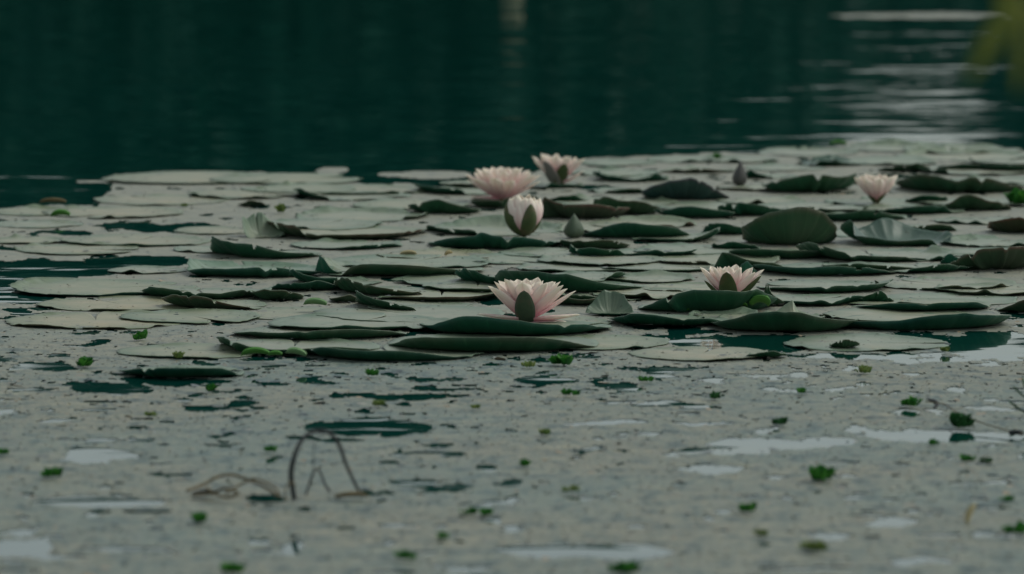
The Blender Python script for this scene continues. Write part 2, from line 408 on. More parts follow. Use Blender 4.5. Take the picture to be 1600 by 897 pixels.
def floating_mat():
    X, Y, nx, ny = grid_sheet(-1.75, 1.75, 5.6, 13.9, .0052, .0115)
    k = mat_mask(X, Y) & (np.abs(X) < Y*.0838*1.5+.05)
    tag(obj('duckweed', sheet_mesh('duckweed', X, Y, nx, ny, k)), 'pale grey floating mat of duckweed and scum', kind='stuff')
    # loose fronds lying on it
    n = 120000
    X = RNG.uniform(-1.6, 1.6, n); Y = 5.6+RNG.rand(n)**1.15*(13.8-5.6)
    keep = (np.abs(X) < Y*.0838*1.4) & (RNG.rand(n) < np.interp(Y, [9.2, 10.2], [1, .22])); X, Y = X[keep], Y[keep]
    edge = RNG.rand(len(X)) < .05
    keep = mat_mask(X, Y) | (mat_mask(X+.02, Y+.02) & edge); X, Y = X[keep], Y[keep]; n = len(X)
    clump = fbm(X*48, Y*36, 31, 3)
    big = RNG.rand(n) > .984
    s = RNG.uniform(.0010, .0024, n)*np.where(big, RNG.uniform(1.8, 4.2, n), 1)
    z = .0006+.0009*np.clip(.55+(fbm(X*60, Y*45, 3, 3)-.5)*1.8+(fbm(X*16, Y*12, 13, 3)-.5)*1.6, 0, None)
    a0 = RNG.uniform(0, 6.28, n); tx = RNG.normal(0, .22, n); ty = RNG.normal(0, .22, n)
    V = np.zeros((n, 6, 3))
    for k in range(6):
        a = a0+k*math.tau/6; cx = np.cos(a)*s*1.25; cy = np.sin(a)*s
        V[:, k, 0] = X+cx; V[:, k, 1] = Y+cy; V[:, k, 2] = z+cx*tx+cy*ty+.0004
    tone = np.clip((clump-.5)*1.8+.40+RNG.normal(0, .15, n), 0, 1)
    tone[RNG.rand(n) > .97] = .02
    tone[big] = RNG.choice([.0, .04, .12, .55, .9, 1.0, 1.0], big.sum())
    me = mesh_np('duckweed_fronds', V.reshape(-1, 3), np.arange(6*n).reshape(-1, 6), [M['flake']], smooth=False, attrs={'tone': np.repeat(tone, 6)})
    tag(obj('duckweed_fronds', me), 'tiny pale duckweed fronds strewn over the mat', kind='stuff')
floating_mat()

def raft(label, x0, x1, y, hh, seed):
    """a drifting strip of scum, cut off from the main mat"""
    Xa, Ya, s = px((x0+x1)/2, y); hw = (x1-x0)/2/s
    _, Yf, _ = px(800, y-hh); _, Yn, _ = px(800, y+hh)
    X, Y, nx, ny = grid_sheet(Xa-hw*1.1, Xa+hw*1.1, Yn-.1, Yf+.1, .006, .02)
    d = ((X-Xa)/hw)**2+((Y-Ya)/((Yf-Yn)/2))**2
    k = d + 1.1*(fbm(X*9, Y*3, seed, 4)-.5)*2 < 1
    o = obj('scum_raft', sheet_mesh('scum_raft', X, Y, nx, ny, k, relief=.0009)); tag(o, label, 'floating scum', 'strips of scum adrift on open water')
raft('long thin pale strip of scum adrift on the far dark water', 1305, 1572, 25, 5, 5)
raft('small ragged scum scrap adrift behind the long pale lily pad edge', 492, 550, 267, 6, 8)
raft('narrow grey scum strip left of the wide open pink flower', 598, 745, 273, 7, 11)
raft('thin pointed scum tongue at the far left corner of the mat', 118, 185, 284, 3, 14)

# ------------------------------------------------------------ lily pads
PADS = []   # placed footprints (X, Y, R, level)
NTH, NR = 150, 15
def pad(label, cx, cy, r, near=None, far=None, notch=None, wob=1.0, tint=(1, 1, 1), under='under', name='lily_pad'):
    # the listed rim heights are measured from the row cy; move the pad back so that its near rim stands there
    lifted = bool((near and max(q[1] for q in near) >= 8) or (far and max(q[1] for q in far) >= 8))
    tp = (cy+450)/F*r
    dlt = .48*tp if near and max(q[1] for q in near) >= 8 else 0
    cy = cy-dlt
    X0, Y0, s = px(cx, cy); Rm = r/s
    lv = 0; near_lv = {q[3] for q in PADS if math.hypot(q[0]-X0, q[1]-Y0) < (q[2]+Rm)*.96}
    while lv in near_lv: lv += 1
    PADS.append((X0, Y0, Rm, lv)); z0 = .0022+lv*.0011
    rs = np.random.RandomState(len(PADS)*31+5)
    th = np.linspace(0, math.tau, 361)[:-1]
    xs = cx+r*np.cos(th); isn = np.sin(th) <= 0
    h = np.zeros(360)
    def prof(p, xx):
        p = sorted(p); a = [q[0] for q in p]; b = [q[1] for q in p]
        lo = 0 if a[0] > cx-r*.93 else b[0]; hi = 0 if a[-1] < cx+r*.93 else b[-1]
        return np.interp(xx, [a[0]-7]+a+[a[-1]+7], [lo]+b+[hi])
    sn = np.abs(np.sin(th))
    def eff(hp, sg):
        return np.where(hp > .5, np.clip(hp-dlt+sg*tp*sn, 0, None), 0)
    if near: h = np.where(isn, eff(prof(near, xs), 1 if dlt else 0), h)
    if far:
        q = prof(far, xs); big = max(z[1] for z in far) >= 8
        h = np.where(~isn, eff(q, -1) if big else q, h)
    if near and not far:
        e0, e1 = prof(near, np.array([cx-r]))[0], prof(near, np.array([cx+r]))[0]
        dl = np.abs(th-math.pi); dr = np.minimum(th, math.tau-th)
        e0, e1 = max(0, e0-dlt), max(0, e1-dlt)
        h = np.where(~isn, e0*np.exp(-(dl/.35)**2)+e1*np.exp(-(dr/.35)**2), h)
    if far and not near:
        e0, e1 = prof(far, np.array([cx-r]))[0], prof(far, np.array([cx+r]))[0]
        dl = np.abs(th-math.pi); dr = np.minimum(th, math.tau-th)
        h = np.where(isn, e0*np.exp(-(dl/.25)**2)+e1*np.exp(-(dr/.25)**2), h)
    h = h/s
    # own slight unevenness of the rim
    ph = rs.uniform(0, 6.28, 6)
    wv = sum(math.pow(.7, k)*np.sin((k+2)*th+ph[k]) for k in range(6))/2.2
    h = h*(1+.20*wv*max(wob, .6)) + np.clip(.0006+.0018*wv*wob, 0, None)
    for _ in range(rs.randint(1, 5)):          # short curled bits of the rim
        c0 = rs.uniform(0, math.tau); wd = R(rs.uniform(4, 12)); dd = np.abs((th-c0+math.pi) % math.tau-math.pi)
        h = h + rs.uniform(.002, .007)*wob*np.exp(-(dd/wd)**2)*(1 if h.max() < .012 else .5)
    if wob > .35:                               # small tears in the lifted rim
        for _ in range(rs.randint(2, 6)):
            c0 = rs.uniform(0, math.tau); wd = R(rs.uniform(1.2, 3.2)); dd = np.abs((th-c0+math.pi) % math.tau-math.pi)
            h = h*(1-rs.uniform(.15, .5)*np.exp(-(dd/wd)**2))
    ker = np.exp(-(np.arange(-6, 7)/1.3)**2); ker /= ker.sum()
    h = np.convolve(np.concatenate([h[-6:], h, h[:6]]), ker, 'valid')
    edge = 1+.035*np.sin(3*th+ph[3])+.022*np.sin(5*th+ph[0])*wob+.014*np.sin(9*th+ph[1])+.010*np.sin(23*th+ph[2])+rs.normal(0, .006, 360)
    if notch is None:                          # the slit opens where the rim lies lowest
        k5 = np.ones(41)/41; hm = np.convolve(np.concatenate([h[-20:], h, h[:20]]), k5, 'valid')+rs.uniform(0, .001, 360)
        hm[250:290] += .004; notch = float(np.argmin(hm))
    no = R(notch)
    V = [(0, 0, z0)]; rad = [0]; vein = [1]
    for i in range(1, NR+1):
        rho = (i/NR)**.8
        dl = R(2.2)+R(9)*rho**5
        for j in range(NTH+1):
            a = no+dl+(math.tau-2*dl)*j/NTH
            k = (a/math.tau*360) % 360; k0 = int(k) % 360; k1 = (k0+1) % 360; f = k-int(k)
            hh = h[k0]*(1-f)+h[k1]*f; ed = edge[k0]*(1-f)+edge[k1]*f
            wr = min(.82, (hh*1.5+.012)/Rm); r0 = 1-wr
            g = max(0, (rho-r0)/wr); z = hh*g**1.55
            rr = rho - min(.42*hh/Rm, .5*wr)*g**1.4
            und = .0012*math.sin(3*a+ph[3])*rho+.0008*math.sin(7*a+ph[4])*rho*rho
            V.append((math.cos(a)*rr*Rm*ed, math.sin(a)*rr*Rm*ed, z0+z+und*(1-g)))
            rad.append(rho); vein.append(abs(math.sin(a*8.5+.15*math.sin(rho*9+ph[5])))*(.4+rho) )
    Fc = []; W = NTH+1
    for j in range(NTH): Fc.append((0, 1+j, 2+j))
    for i in range(NR-1):
        for j in range(NTH):
            a = 1+i*W+j; Fc.append((a, a+W, a+W+1, a+1))
    # insect bites in the rim
    bites = set()
    for _ in range(rs.randint(0, 4) if wob > .5 else 0):
        j = rs.randint(3, NTH-6); bites.update({(NR-2, j), (NR-2, j+1)})
        if rs.rand() < .5: bites.add((NR-3, j))
    Fc = Fc[:NTH]+[q for n_, q in enumerate(Fc[NTH:]) if (n_//NTH, n_ % NTH) not in bites]
    me = mesh_np(name, V, Fc, [M['top'], M[under]], attrs={'rad': rad, 'vein': vein})
    o = obj(name, me, loc=(X0, Y0, 0)); solidify(o, .0007, mo=1); o.color = (*tint, 1)
    tag(o, label, 'lily pad', 'lily pads crowded on the pond'); return o

#PADLIST
P = pad
# far edge, right of the flowers
P('pale pad at the far edge, just right of the rear pink flower', 965, 256, 62)
P('pale pad with small dark spots on the far edge left of the grey bud', 1075, 251, 66)
P('far pale pad directly behind the grey bud', 1160, 252, 60)
P('rearmost pale pad carrying a sliver of yellow green leaf', 1262, 240, 78, far=[(1190, 1), (1260, 4), (1330, 1)])
P('rearmost pale pad near the right side with its back rim raised', 1395, 233, 80, far=[(1330, 3), (1380, 6), (1470, 4)])
P('rearmost pale pad ending below the bright ripples at the right', 1500, 236, 92, far=[(1410, 4), (1460, 3), (1560, 2)])
P('far pad with a long green shaded back rim at the right', 1510, 246, 105, far=[(1415, 6), (1470, 7), (1550, 5), (1610, 2)])
P('far pale pad crossing the right picture edge below the rearmost pads', 1590, 256, 80, near=[(1515, 5), (1560, 4), (1640, 4)])
P('far pad with teal folded lobe behind the right hand half open flower', 1300, 257, 55, far=[(1270, 8), (1300, 14), (1330, 8)], tint=(.36, .52, .54), near=[(1278, 6), (1310, 5), (1340, 2)])
P('pale pad between the grey bud and the teal folded lobe', 1225, 264, 62)
P('thin pad with dark near rim behind the purple domed leaf', 1090, 268, 60, near=[(1040, 3), (1080, 5), (1150, 3)])
P('curled pad with dark horn at its right tip beside the rear flower', 985, 284, 62, near=[(925, 12), (945, 6), (990, 3), (1015, 8), (1025, 13), (1040, 4)], far=[(925, 12), (1000, 8), (1045, 8)])
P('small pale pad under the rear pink flower', 862, 292, 50, near=[(830, 2), (880, 4), (905, 3)])
P('narrow pad with dark stripe rim left of the purple domed leaf', 975, 300, 55, near=[(948, 5), (980, 6), (1000, 5)])
P('pale pad in front of the grey bud', 1180, 296, 60, near=[(1130, 3), (1200, 4)])
P('pale pad right of the grey bud with a small brown horn', 1195, 279, 50, near=[(1165, 14), (1180, 8), (1200, 3)])
P('dark lens shaped pad behind the right hand flower', 1412, 269, 42, near=[(1370, 3), (1400, 10), (1440, 9), (1452, 6)])
P('pale pad with dark lens of underside near the upper right', 1525, 272, 98, near=[(1430, 8), (1445, 5), (1470, 3)], far=[(1440, 12), (1450, 6), (1560, 3)])
P('dark lens shaped pad at the upper right picture edge', 1505, 266, 50, near=[(1465, 4), (1500, 10), (1545, 5)])
P('far right pad of two thin dark waves', 1575, 268, 50, near=[(1530, 5), (1560, 8), (1600, 6)])
P('long dark wavy upturned pad left of the right hand flower', 1265, 302, 80, near=[(1187, 9), (1200, 16), (1225, 22), (1245, 26), (1290, 24), (1345, 25)])
P('long dark wavy upturned pad right of the right hand flower', 1500, 301, 104, near=[(1398, 18), (1425, 25), (1455, 24), (1488, 15), (1510, 21), (1545, 20), (1575, 15), (1602, 10)])
P('pale pad under the right hand half open flower', 1370, 318, 80, near=[(1300, 3), (1350, 2)])
P('dark low pad just right of the right hand half open flower', 1448, 318, 34, near=[(1416, 4), (1440, 9), (1478, 8)])
P('pale pad strip under the wavy dark pad on the right', 1520, 320, 80, near=[(1450, 2), (1580, 3)])
# middle band behind
P('purple brown domed leaf standing behind the dark wavy pads', 1067, 314, 71, near=[(996, 13), (1010, 20), (1040, 31), (1080, 32), (1100, 26), (1125, 15), (1138, 3)], wob=.4, under='under_red')
P('dark pad with straw coloured edge just right of the goblet flower', 905, 343, 82, near=[(840, 34), (858, 27), (880, 23), (920, 19), (960, 16), (985, 16)], wob=.4)
P('small dark lens pad behind the straw edged pad', 885, 316, 34, near=[(855, 3), (875, 9), (900, 8), (915, 2)])
P('dark humped pad between the straw edged pad and the purple dome', 978, 338, 58, near=[(924, 22), (935, 25), (958, 25), (990, 23), (1015, 17), (1034, 10)], wob=.4)
P('dark low arched pad below the purple domed leaf', 1088, 342, 66, near=[(1026, 13), (1050, 15), (1080, 14), (1110, 11), (1150, 8)])
P('dark pad right of the arched pad, below the grey bud', 1170, 338, 62, near=[(1115, 12), (1150, 18), (1190, 15), (1230, 8)])
P('dark green pad seen between the flower on the right and the big round leaf', 1330, 345, 88, near=[(1245, 6), (1290, 11), (1340, 12), (1370, 10), (1410, 5)])
P('dark pad low on the water left of the bright green tuft at the right edge', 1520, 330, 62, near=[(1462, 8), (1490, 17), (1530, 16), (1575, 8)])
P('pale pad streaked with dark, below the right hand flower', 1420, 334, 84, near=[(1345, 4), (1400, 7), (1480, 9)])
P('pale crumpled pad left of the dark corner pad at the right edge', 1530, 347, 70, near=[(1470, 3), (1500, 2)])
P('dark purple pad standing at the right picture edge', 1600, 366, 62, near=[(1540, 18), (1560, 23), (1600, 25), (1660, 22)], under='under_brown')
P('pale pad right of the lone green bud with two small dark tears', 1000, 352, 88, near=[(920, 2), (1050, 3)], far=[(960, 4), (1020, 7), (1080, 5)])
P('smooth dark arched leaf just right of the lone green bud', 995, 373, 86, near=[(912, 5), (940, 17), (965, 22), (990, 23), (1030, 19), (1060, 12), (1080, 4)], wob=.3)
P('pale pad whose right tip turns up dark beside the big round leaf', 1060, 378, 72, near=[(1000, 2), (1070, 2), (1095, 7), (1110, 11), (1130, 16)], far=[(1000, 3), (1080, 10), (1130, 16)])
P('dark small pad pointing left beside the big round leaf', 1135, 368, 42, near=[(1100, 18), (1115, 21), (1140, 14), (1170, 5)])
P('big rounded dark green leaf standing upright at the right', 1234, 386, 84, near=[(1150, 26), (1164, 44), (1182, 54), (1215, 57), (1270, 56), (1302, 48), (1318, 24)], wob=.3)
P('crimped bluish pad with raised back rim right of the big round leaf', 1400, 384, 92, far=[(1308, 30), (1330, 37), (1375, 38), (1400, 34), (1440, 24), (1490, 14)], near=[(1310, 30), (1322, 10), (1350, 8), (1400, 7), (1450, 6)], tint=(.36, .50, .54), wob=2.0)
P('pale pad with thin dark back edge above the crimped bluish pad', 1435, 362, 62, near=[(1390, 4), (1440, 5), (1485, 8)])
P('pale shaded pad at the right edge below the purple corner pad', 1545, 382, 78, far=[(1480, 6), (1560, 6)], near=[(1475, 4), (1520, 2)])
P('dark small pad under the left foot of the big round leaf', 1150, 392, 40, near=[(1112, 6), (1140, 10), (1180, 10)])
P('dark green pad in front of the big round leaf', 1225, 404, 92, near=[(1135, 8), (1180, 12), (1250, 13), (1310, 7)])
P('pale curved pad with pointed dark left prow and a peak on its right', 1360, 407, 122, near=[(1238, 26), (1248, 22), (1270, 15), (1300, 9), (1330, 5), (1420, 2)], far=[(1238, 24), (1262, 10), (1440, 5), (1462, 20), (1468, 20), (1482, 8)])
P('big dark leaf mass standing at the right picture edge', 1560, 424, 84, near=[(1476, 10), (1500, 22), (1525, 33), (1560, 36), (1600, 38), (1644, 30)], wob=.5)
P('small brown tipped pad at the left foot of the dark leaf mass', 1492, 418, 24, near=[(1470, 12), (1485, 16), (1515, 6)])
P('dark winged pad behind the short pink flower', 1165, 422, 60, near=[(1118, 24), (1135, 20), (1160, 16), (1225, 6)])
# middle left
P('smooth pale pad at the far left corner of the pad field', 300, 280, 140, near=[(180, 2), (300, 3), (420, 2)], wob=.5, tint=(1.10, 1.0, .93))
P('smooth pale far pad left of the wide pink flower', 450, 282, 118, near=[(350, 1), (480, 3)], wob=.5, tint=(1.10, 1.0, .93))
P('pale round pad with pointed left end beside the open dark water', 252, 314, 106, wob=.3, tint=(1.10, 1.0, .93))
P('pale far pad left of the prow shaped pad', 560, 299, 110, near=[(520, 4), (600, 4), (645, 4)], tint=(1.10, 1.0, .93))
P('pale pad with dark pointed left prow left of the wide pink flower', 728, 303, 84, near=[(643, 15), (652, 10), (680, 5), (720, 3)], far=[(643, 15), (665, 4)])
P('thin pale pad with dark back line behind the prow shaped pad', 755, 291, 70, near=[(690, 4), (740, 5), (800, 3)])
P('pale pad with small dark wing at its left end', 548, 312, 92, near=[(459, 13), (470, 11), (490, 7), (512, 3)], far=[(459, 12), (480, 3)])
P('pale smooth pad behind the two dark specks', 380, 306, 90, tint=(1.10, 1.0, .93))
P('small dark cupped pad beside the bright green sprig', 395, 324, 24, near=[(373, 5), (390, 8), (412, 5)])
P('pale pad with low green back rim, left of the dark mound pad', 560, 340, 104, far=[(470, 8), (520, 14), (600, 16), (640, 10)], near=[(640, 7), (660, 5)])
P('dark mound shaped pad left of the goblet flower', 694, 335, 60, near=[(636, 12), (655, 17), (685, 19), (715, 15), (752, 5)], wob=.5)
P('dark pad directly under the wide pink flower', 788, 326, 56, near=[(735, 8), (760, 13), (800, 15), (842, 14)])
P('greenish standing pad lobe left of the middle pale pads', 408, 372, 40, far=[(370, 30), (385, 34), (410, 34), (445, 16)], near=[(368, 30), (380, 6)])
P('broad pale pad with dark wing shaped left rim', 535, 372, 132, near=[(403, 24), (415, 18), (435, 15), (460, 11), (482, 3), (640, 5), (667, 12)], far=[(403, 22), (440, 14), (520, 12), (600, 8), (667, 12)])
P('pale green pad shaded at its back, left of the goblet flower', 770, 366, 108, far=[(670, 10), (720, 26), (770, 30), (830, 26), (875, 12)], near=[(662, 12), (690, 6), (740, 3)])
P('long dark green pad stretching under the goblet flower', 775, 389, 110, near=[(666, 8), (690, 13), (742, 16), (748, 22), (756, 21), (770, 17), (820, 14), (884, 9)], wob=.4)
P('small dark cup in front of the lone green bud', 930, 391, 58, near=[(873, 15), (888, 13), (915, 12), (950, 10), (986, 8)])
P('dark boat shaped pad below the smooth arched leaf', 935, 404, 50, near=[(886, 19), (900, 16), (930, 13), (960, 9), (984, 4)])
P('pale pad right of the dark boat shaped pad', 1015, 402, 75, near=[(950, 2), (1040, 4), (1085, 8)], far=[(1060, 4), (1088, 8)])
P('big pointed dark wing pad left of centre', 412, 404, 92, near=[(321, 27), (335, 24), (370, 22), (410, 17), (450, 10), (490, 6)])
P('pale pad right of the pointed dark wing pad', 540, 385, 88, near=[(455, 2), (520, 4), (620, 5)])
P('pale pad littered with yellow and grey scraps', 680, 401, 98, near=[(590, 4), (640, 3), (760, 2)], far=[(620, 8), (650, 10), (720, 6)], tint=(1.10, 1.0, .93))
P('pale pad with low dome, right of the scrap littered pad', 795, 408, 78, far=[(735, 5), (770, 11), (820, 8)])
P('pale smooth pad left of the folded teal rimmed pad', 210, 378, 118, far=[(120, 5), (200, 8), (300, 4)], near=[(93, 6), (120, 5), (180, 3), (300, 2)], wob=.4, tint=(1.10, 1.0, .93))
P('flat pale pad at the left edge behind the open water', 40, 378, 62, tint=(1.10, 1.0, .93))
P('flat pale pad at the left edge with a brown back rim', 62, 332, 80, wob=.5, tint=(1.10, 1.0, .93))
P('flat pale pad near the left end, in front of the brown rimmed pad', 60, 352, 72)
P('pale pad between the left water gaps', 120, 392, 96, tint=(1.10, 1.0, .93))
P('pale pad left of the wide blue green rimmed pad', 230, 424, 62, wob=1)
P('wide pad with blue green raised back rim, left of centre', 400, 432, 118, far=[(282, 20), (300, 24), (360, 24), (430, 22), (515, 14)], tint=(.9, 1.0, 1.0), near=[(282, 18), (292, 7), (320, 12), (370, 13), (420, 10), (480, 7), (518, 4)])
P('dark triangular prow pad at the centre left crossing', 520, 446, 76, near=[(445, 23), (455, 23), (475, 17), (500, 11), (530, 8)], far=[(445, 16), (470, 4)])
P('tall folded dark lobe pointing up left at the crossing', 515, 432, 26, near=[(489, 26), (497, 24), (512, 14), (530, 4)])
P('long pad with shaded teal back rim, centre left', 625, 431, 130, far=[(497, 26), (515, 20), (560, 18), (650, 14), (750, 8)], near=[(548, 9), (565, 12), (620, 10), (700, 7), (755, 5)], wob=.4)
P('flat pale pad at left with a grey green left tip', 160, 452, 148, near=[(12, 7), (40, 4), (100, 3), (200, 4), (290, 2)], far=[(12, 7), (60, 6), (110, 2)], wob=.4, tint=(1.10, 1.0, .93))
P('flat pale pad at left, second row of its stack', 190, 477, 128, near=[(150, 3), (180, 4), (240, 3), (260, 3)], wob=.5, tint=(1.10, 1.0, .93))
P('flat pale pad at left, third row, with wavy front edge', 150, 503, 140, near=[(40, 4), (80, 5), (120, 2), (200, 3)], wob=.6, tint=(1.10, 1.0, .93))
P('dark long low wing pad left of the pale green leaf', 320, 467, 104, near=[(216, 8), (230, 13), (255, 15), (300, 11), (350, 5), (400, 8), (423, 10)])
P('dark wing pad in front of the long low wing pad', 335, 484, 84, near=[(252, 18), (262, 19), (290, 15), (330, 10), (360, 6), (390, 1)])
P('dark humped pad behind the pale green leaf', 432, 471, 46, near=[(387, 14), (410, 17), (440, 15), (478, 7)])
P('dark tapering wing pad in the middle left', 600, 462, 84, near=[(517, 24), (530, 22), (560, 16), (590, 11), (620, 7), (660, 2)], far=[(517, 20), (540, 4)])
P('dark wing pad with white nicks right of the pale green leaf', 640, 484, 96, near=[(545, 22), (560, 20), (590, 15), (620, 9), (645, 2)], far=[(545, 18), (565, 4)])
P('small dark pad tucked left of the nicked wing pad', 540, 474, 28, near=[(514, 6), (535, 10), (565, 7)])
P('dark prow pad behind the big front flower', 782, 446, 78, near=[(705, 22), (715, 21), (740, 16), (770, 12), (800, 9)], far=[(705, 18), (730, 4)])
P('long double humped dark pad behind the big front flower', 882, 457, 120, near=[(763, 22), (770, 28), (780, 27), (795, 27), (830, 28), (862, 22), (885, 24), (910, 20), (950, 12), (1002, 5)], wob=.3)
P('flat pale pad right of the dark wing pads', 745, 452, 90, near=[(660, 2), (720, 5), (800, 4)])
P('flat pale pad left of the big front flower', 690, 470, 100, near=[(600, 2), (740, 3), (770, 7), (788, 12)], wob=.5)
P('flat pale pad below the nicked wing pad', 640, 494, 150, near=[(500, 2), (600, 3), (740, 3)], wob=.4)
P('pale pad with teal crinkled right tip, centre right', 905, 440, 78, near=[(950, 4), (965, 10), (983, 11)], far=[(960, 4), (983, 10)])
P('flat pale pad behind the short pink flower', 1040, 418, 110, near=[(950, 2), (1000, 3), (1100, 3)], wob=.5)
P('flat pale pad right of centre, below the dark boat shaped pad', 900, 420, 95, near=[(820, 3), (900, 4), (980, 2)], wob=.5)
P('grey narrow pad lying left of the short pink flower', 1010, 438, 78, near=[(940, 4), (1000, 3), (1080, 4)], far=[(980, 3), (1080, 4)])
P('small purple black leaf behind the short pink flower', 1165, 436, 22, near=[(1143, 14), (1155, 22), (1170, 22), (1187, 10)])
P('dark streak pad right of the short pink flower', 1290, 430, 112, near=[(1182, 12), (1215, 12), (1260, 7), (1320, 6), (1400, 3)])
P('dark double wave pad below the pale curved pad', 1360, 424, 78, near=[(1284, 8), (1310, 8), (1340, 9), (1400, 4), (1437, 2)])
P('pale pad with dark right edge below the dark leaf mass', 1440, 426, 80, near=[(1420, 4), (1480, 8), (1518, 6)])
P('pale pad with two small peaks, right of centre', 1480, 446, 112, near=[(1400, 2), (1560, 4)], far=[(1440, 12), (1455, 13), (1470, 3), (1485, 8), (1500, 3)])
P('pale pad with dark wavy front line at the right edge', 1560, 456, 96, near=[(1470, 4), (1490, 2), (1530, 4), (1560, 2), (1600, 5), (1640, 4)])
P('pale pad ending in a sharp dark horn on the right', 1290, 456, 108, near=[(1183, 4), (1320, 2), (1355, 6), (1380, 13), (1394, 18)], far=[(1190, 6), (1240, 10), (1310, 10), (1370, 8), (1396, 17)])
P('pale pad with long green shaded back rim, right of the pink flower', 1268, 476, 100, far=[(1190, 12), (1230, 14), (1300, 11), (1360, 10)], near=[(1180, 5), (1240, 4), (1300, 3), (1330, 9), (1366, 9)])
P('small dark green triangular lobe beside the horned pad', 1362, 475, 36, near=[(1328, 3), (1350, 9), (1370, 16), (1378, 14), (1396, 2)])
P('flat pale pad at right with dark dashed front edge', 1440, 486, 112, near=[(1332, 3), (1380, 6), (1440, 5), (1500, 8), (1522, 9), (1550, 2)], wob=.4, tint=(1.10, 1.0, .93))
P('dark wedge pad crossing the right picture edge', 1640, 490, 82, near=[(1559, 3), (1580, 13), (1600, 18), (1660, 20)])
P('long dark humped pad near the right, front row', 1436, 514, 148, near=[(1290, 2), (1330, 9), (1390, 9), (1420, 13), (1460, 19), (1505, 23), (1530, 19), (1560, 19), (1582, 18)], wob=.3)
P('flat pale pad in front of the long dark humped pad', 1352, 538, 128, wob=.5)
P('small dark leaf curled on the flat pale front pad', 1320, 547, 26, near=[(1295, 5), (1310, 10), (1346, 9)])
P('wide dark ragged pad under the short pink flower', 1110, 489, 112, near=[(998, 4), (1015, 14), (1045, 24), (1075, 31), (1100, 35), (1135, 37), (1165, 33), (1190, 34), (1221, 20)], wob=.4)
P('blue black leaf leaning right of the bright green leaves', 1205, 480, 24, near=[(1183, 12), (1194, 30), (1205, 22), (1228, 4)])
P('speckled grey leaf half standing right of the big front flower', 953, 492, 39, far=[(914, 10), (922, 24), (940, 34), (965, 37), (985, 32), (992, 12)], near=[(914, 3), (992, 3)], wob=.3, tint=(.62, .68, .66))
P('pale pad with a shark fin shaped lobe', 1242, 497, 46, far=[(1205, 3), (1225, 16), (1240, 24), (1248, 10), (1270, 3)])
P('pale pad with grey tent fold in front of the bright green leaves', 1130, 497, 56, far=[(1080, 7), (1110, 6), (1150, 12), (1165, 17), (1185, 8)])
P('flat pale pad beneath the big front flower', 862, 505, 94, near=[(780, 3), (850, 2), (940, 3)], wob=.5)
P('long black green pad with torn rim in front of the ragged pad', 1225, 520, 118, near=[(1108, 13), (1140, 17), (1165, 22), (1185, 23), (1220, 22), (1250, 25), (1300, 21), (1340, 17)], wob=.7)
P('dark low rimmed pad right of the speckled grey leaf', 1042, 511, 94, near=[(948, 10), (975, 13), (1010, 10), (1060, 8), (1110, 11), (1134, 5)])
P('dark broad rimmed pad holding the big front flower', 800, 524, 150, near=[(655, 12), (668, 10), (690, 14), (720, 21), (745, 22), (790, 18), (840, 14), (880, 12), (920, 14), (948, 7)], wob=.5)
P('pale round floating pad right of centre, front row', 930, 537, 116, near=[(815, 3), (840, 2), (1000, 1)], wob=.4, tint=(1.10, 1.0, .93))
P('pad with long dark front rim, left of the big front flower', 500, 529, 134, near=[(372, 7), (395, 9), (440, 6), (490, 8), (560, 10), (612, 8), (632, 4)], wob=.5)
P('long dark curved rim pad below the big front flower', 768, 549, 165, near=[(604, 6), (625, 14), (660, 20), (720, 21), (790, 18), (850, 15), (900, 10), (932, 3)], wob=.4)
P('pad with dark upturned left prow in the front row', 460, 552, 130, near=[(331, 21), (345, 18), (370, 13), (395, 6), (430, 4), (500, 4), (585, 3)], far=[(331, 20), (350, 6)], wob=.5)
P('frontmost pad with long dark rim beside the pale green leaves', 612, 562, 138, near=[(477, 13), (500, 14), (560, 12), (620, 10), (680, 6), (715, 3), (748, 7)], wob=.4)
P('flat oval pale pad lying alone in the front row', 1096, 555, 110, near=[(1000, 1), (1100, 1), (1190, 3)], wob=.3, tint=(1.10, 1.0, .93))
P('small dark green pad with yellow edge at the end of the oval pad', 1198, 562, 33, near=[(1168, 3), (1185, 7), (1228, 8)])
P('flat pale pad at the left with thin dark front edge', 298, 551, 112, near=[(190, 1), (240, 2), (330, 2)], wob=.4, tint=(1.10, 1.0, .93))
P('pale pad with thick black front rim at lower left', 288, 590, 98, near=[(193, 9), (205, 11), (222, 11), (226, 3), (230, 11), (300, 12), (350, 11), (370, 5)], wob=.4)
P('pale pad behind the short pink flower at its left shoulder', 1080, 452, 90, near=[(1000, 2), (1060, 3)], wob=.5)
P('pale pad tucked behind the speckled grey leaf', 935, 470, 70, near=[(880, 6), (900, 9), (940, 3)])

# pads mostly hidden under their neighbours
P('sliver of pale pad below the narrow dark stripe rim pad', 960, 318, 95)
P('sliver of pale pad between the purple dome and the arched pad', 1105, 324, 80)
P('sliver of pale pad below the grey bud and left of the long wavy pad', 1190, 316, 70)
P('half hidden pale pad behind the big round dark leaf', 1260, 328, 95, near=[(1180, 3), (1260, 5), (1330, 3)])
P('half hidden pale pad right of the big round dark leaf', 1330, 366, 66)
P('half hidden pale pad below the crimped bluish pad', 1450, 402, 90, near=[(1400, 3), (1470, 4)])
P('half hidden pale pad behind the dark leaf mass', 1560, 398, 90, near=[(1500, 3), (1560, 4)])
P('half hidden pale pad left of the big round dark leaf', 1080, 394, 90, near=[(1010, 3), (1080, 3)])
P('half hidden pale pad under the dark winged pad', 1120, 410, 100, near=[(1030, 3), (1100, 4)])
P('half hidden pale pad in front of the dark boat shaped pad', 940, 410, 100, near=[(860, 3), (930, 3)])
P('half hidden pale pad left of the lone green bud', 860, 398, 80)
P('half hidden pale pad behind the long pad with shaded teal rim', 640, 414, 130, near=[(540, 3), (640, 4), (720, 3)])
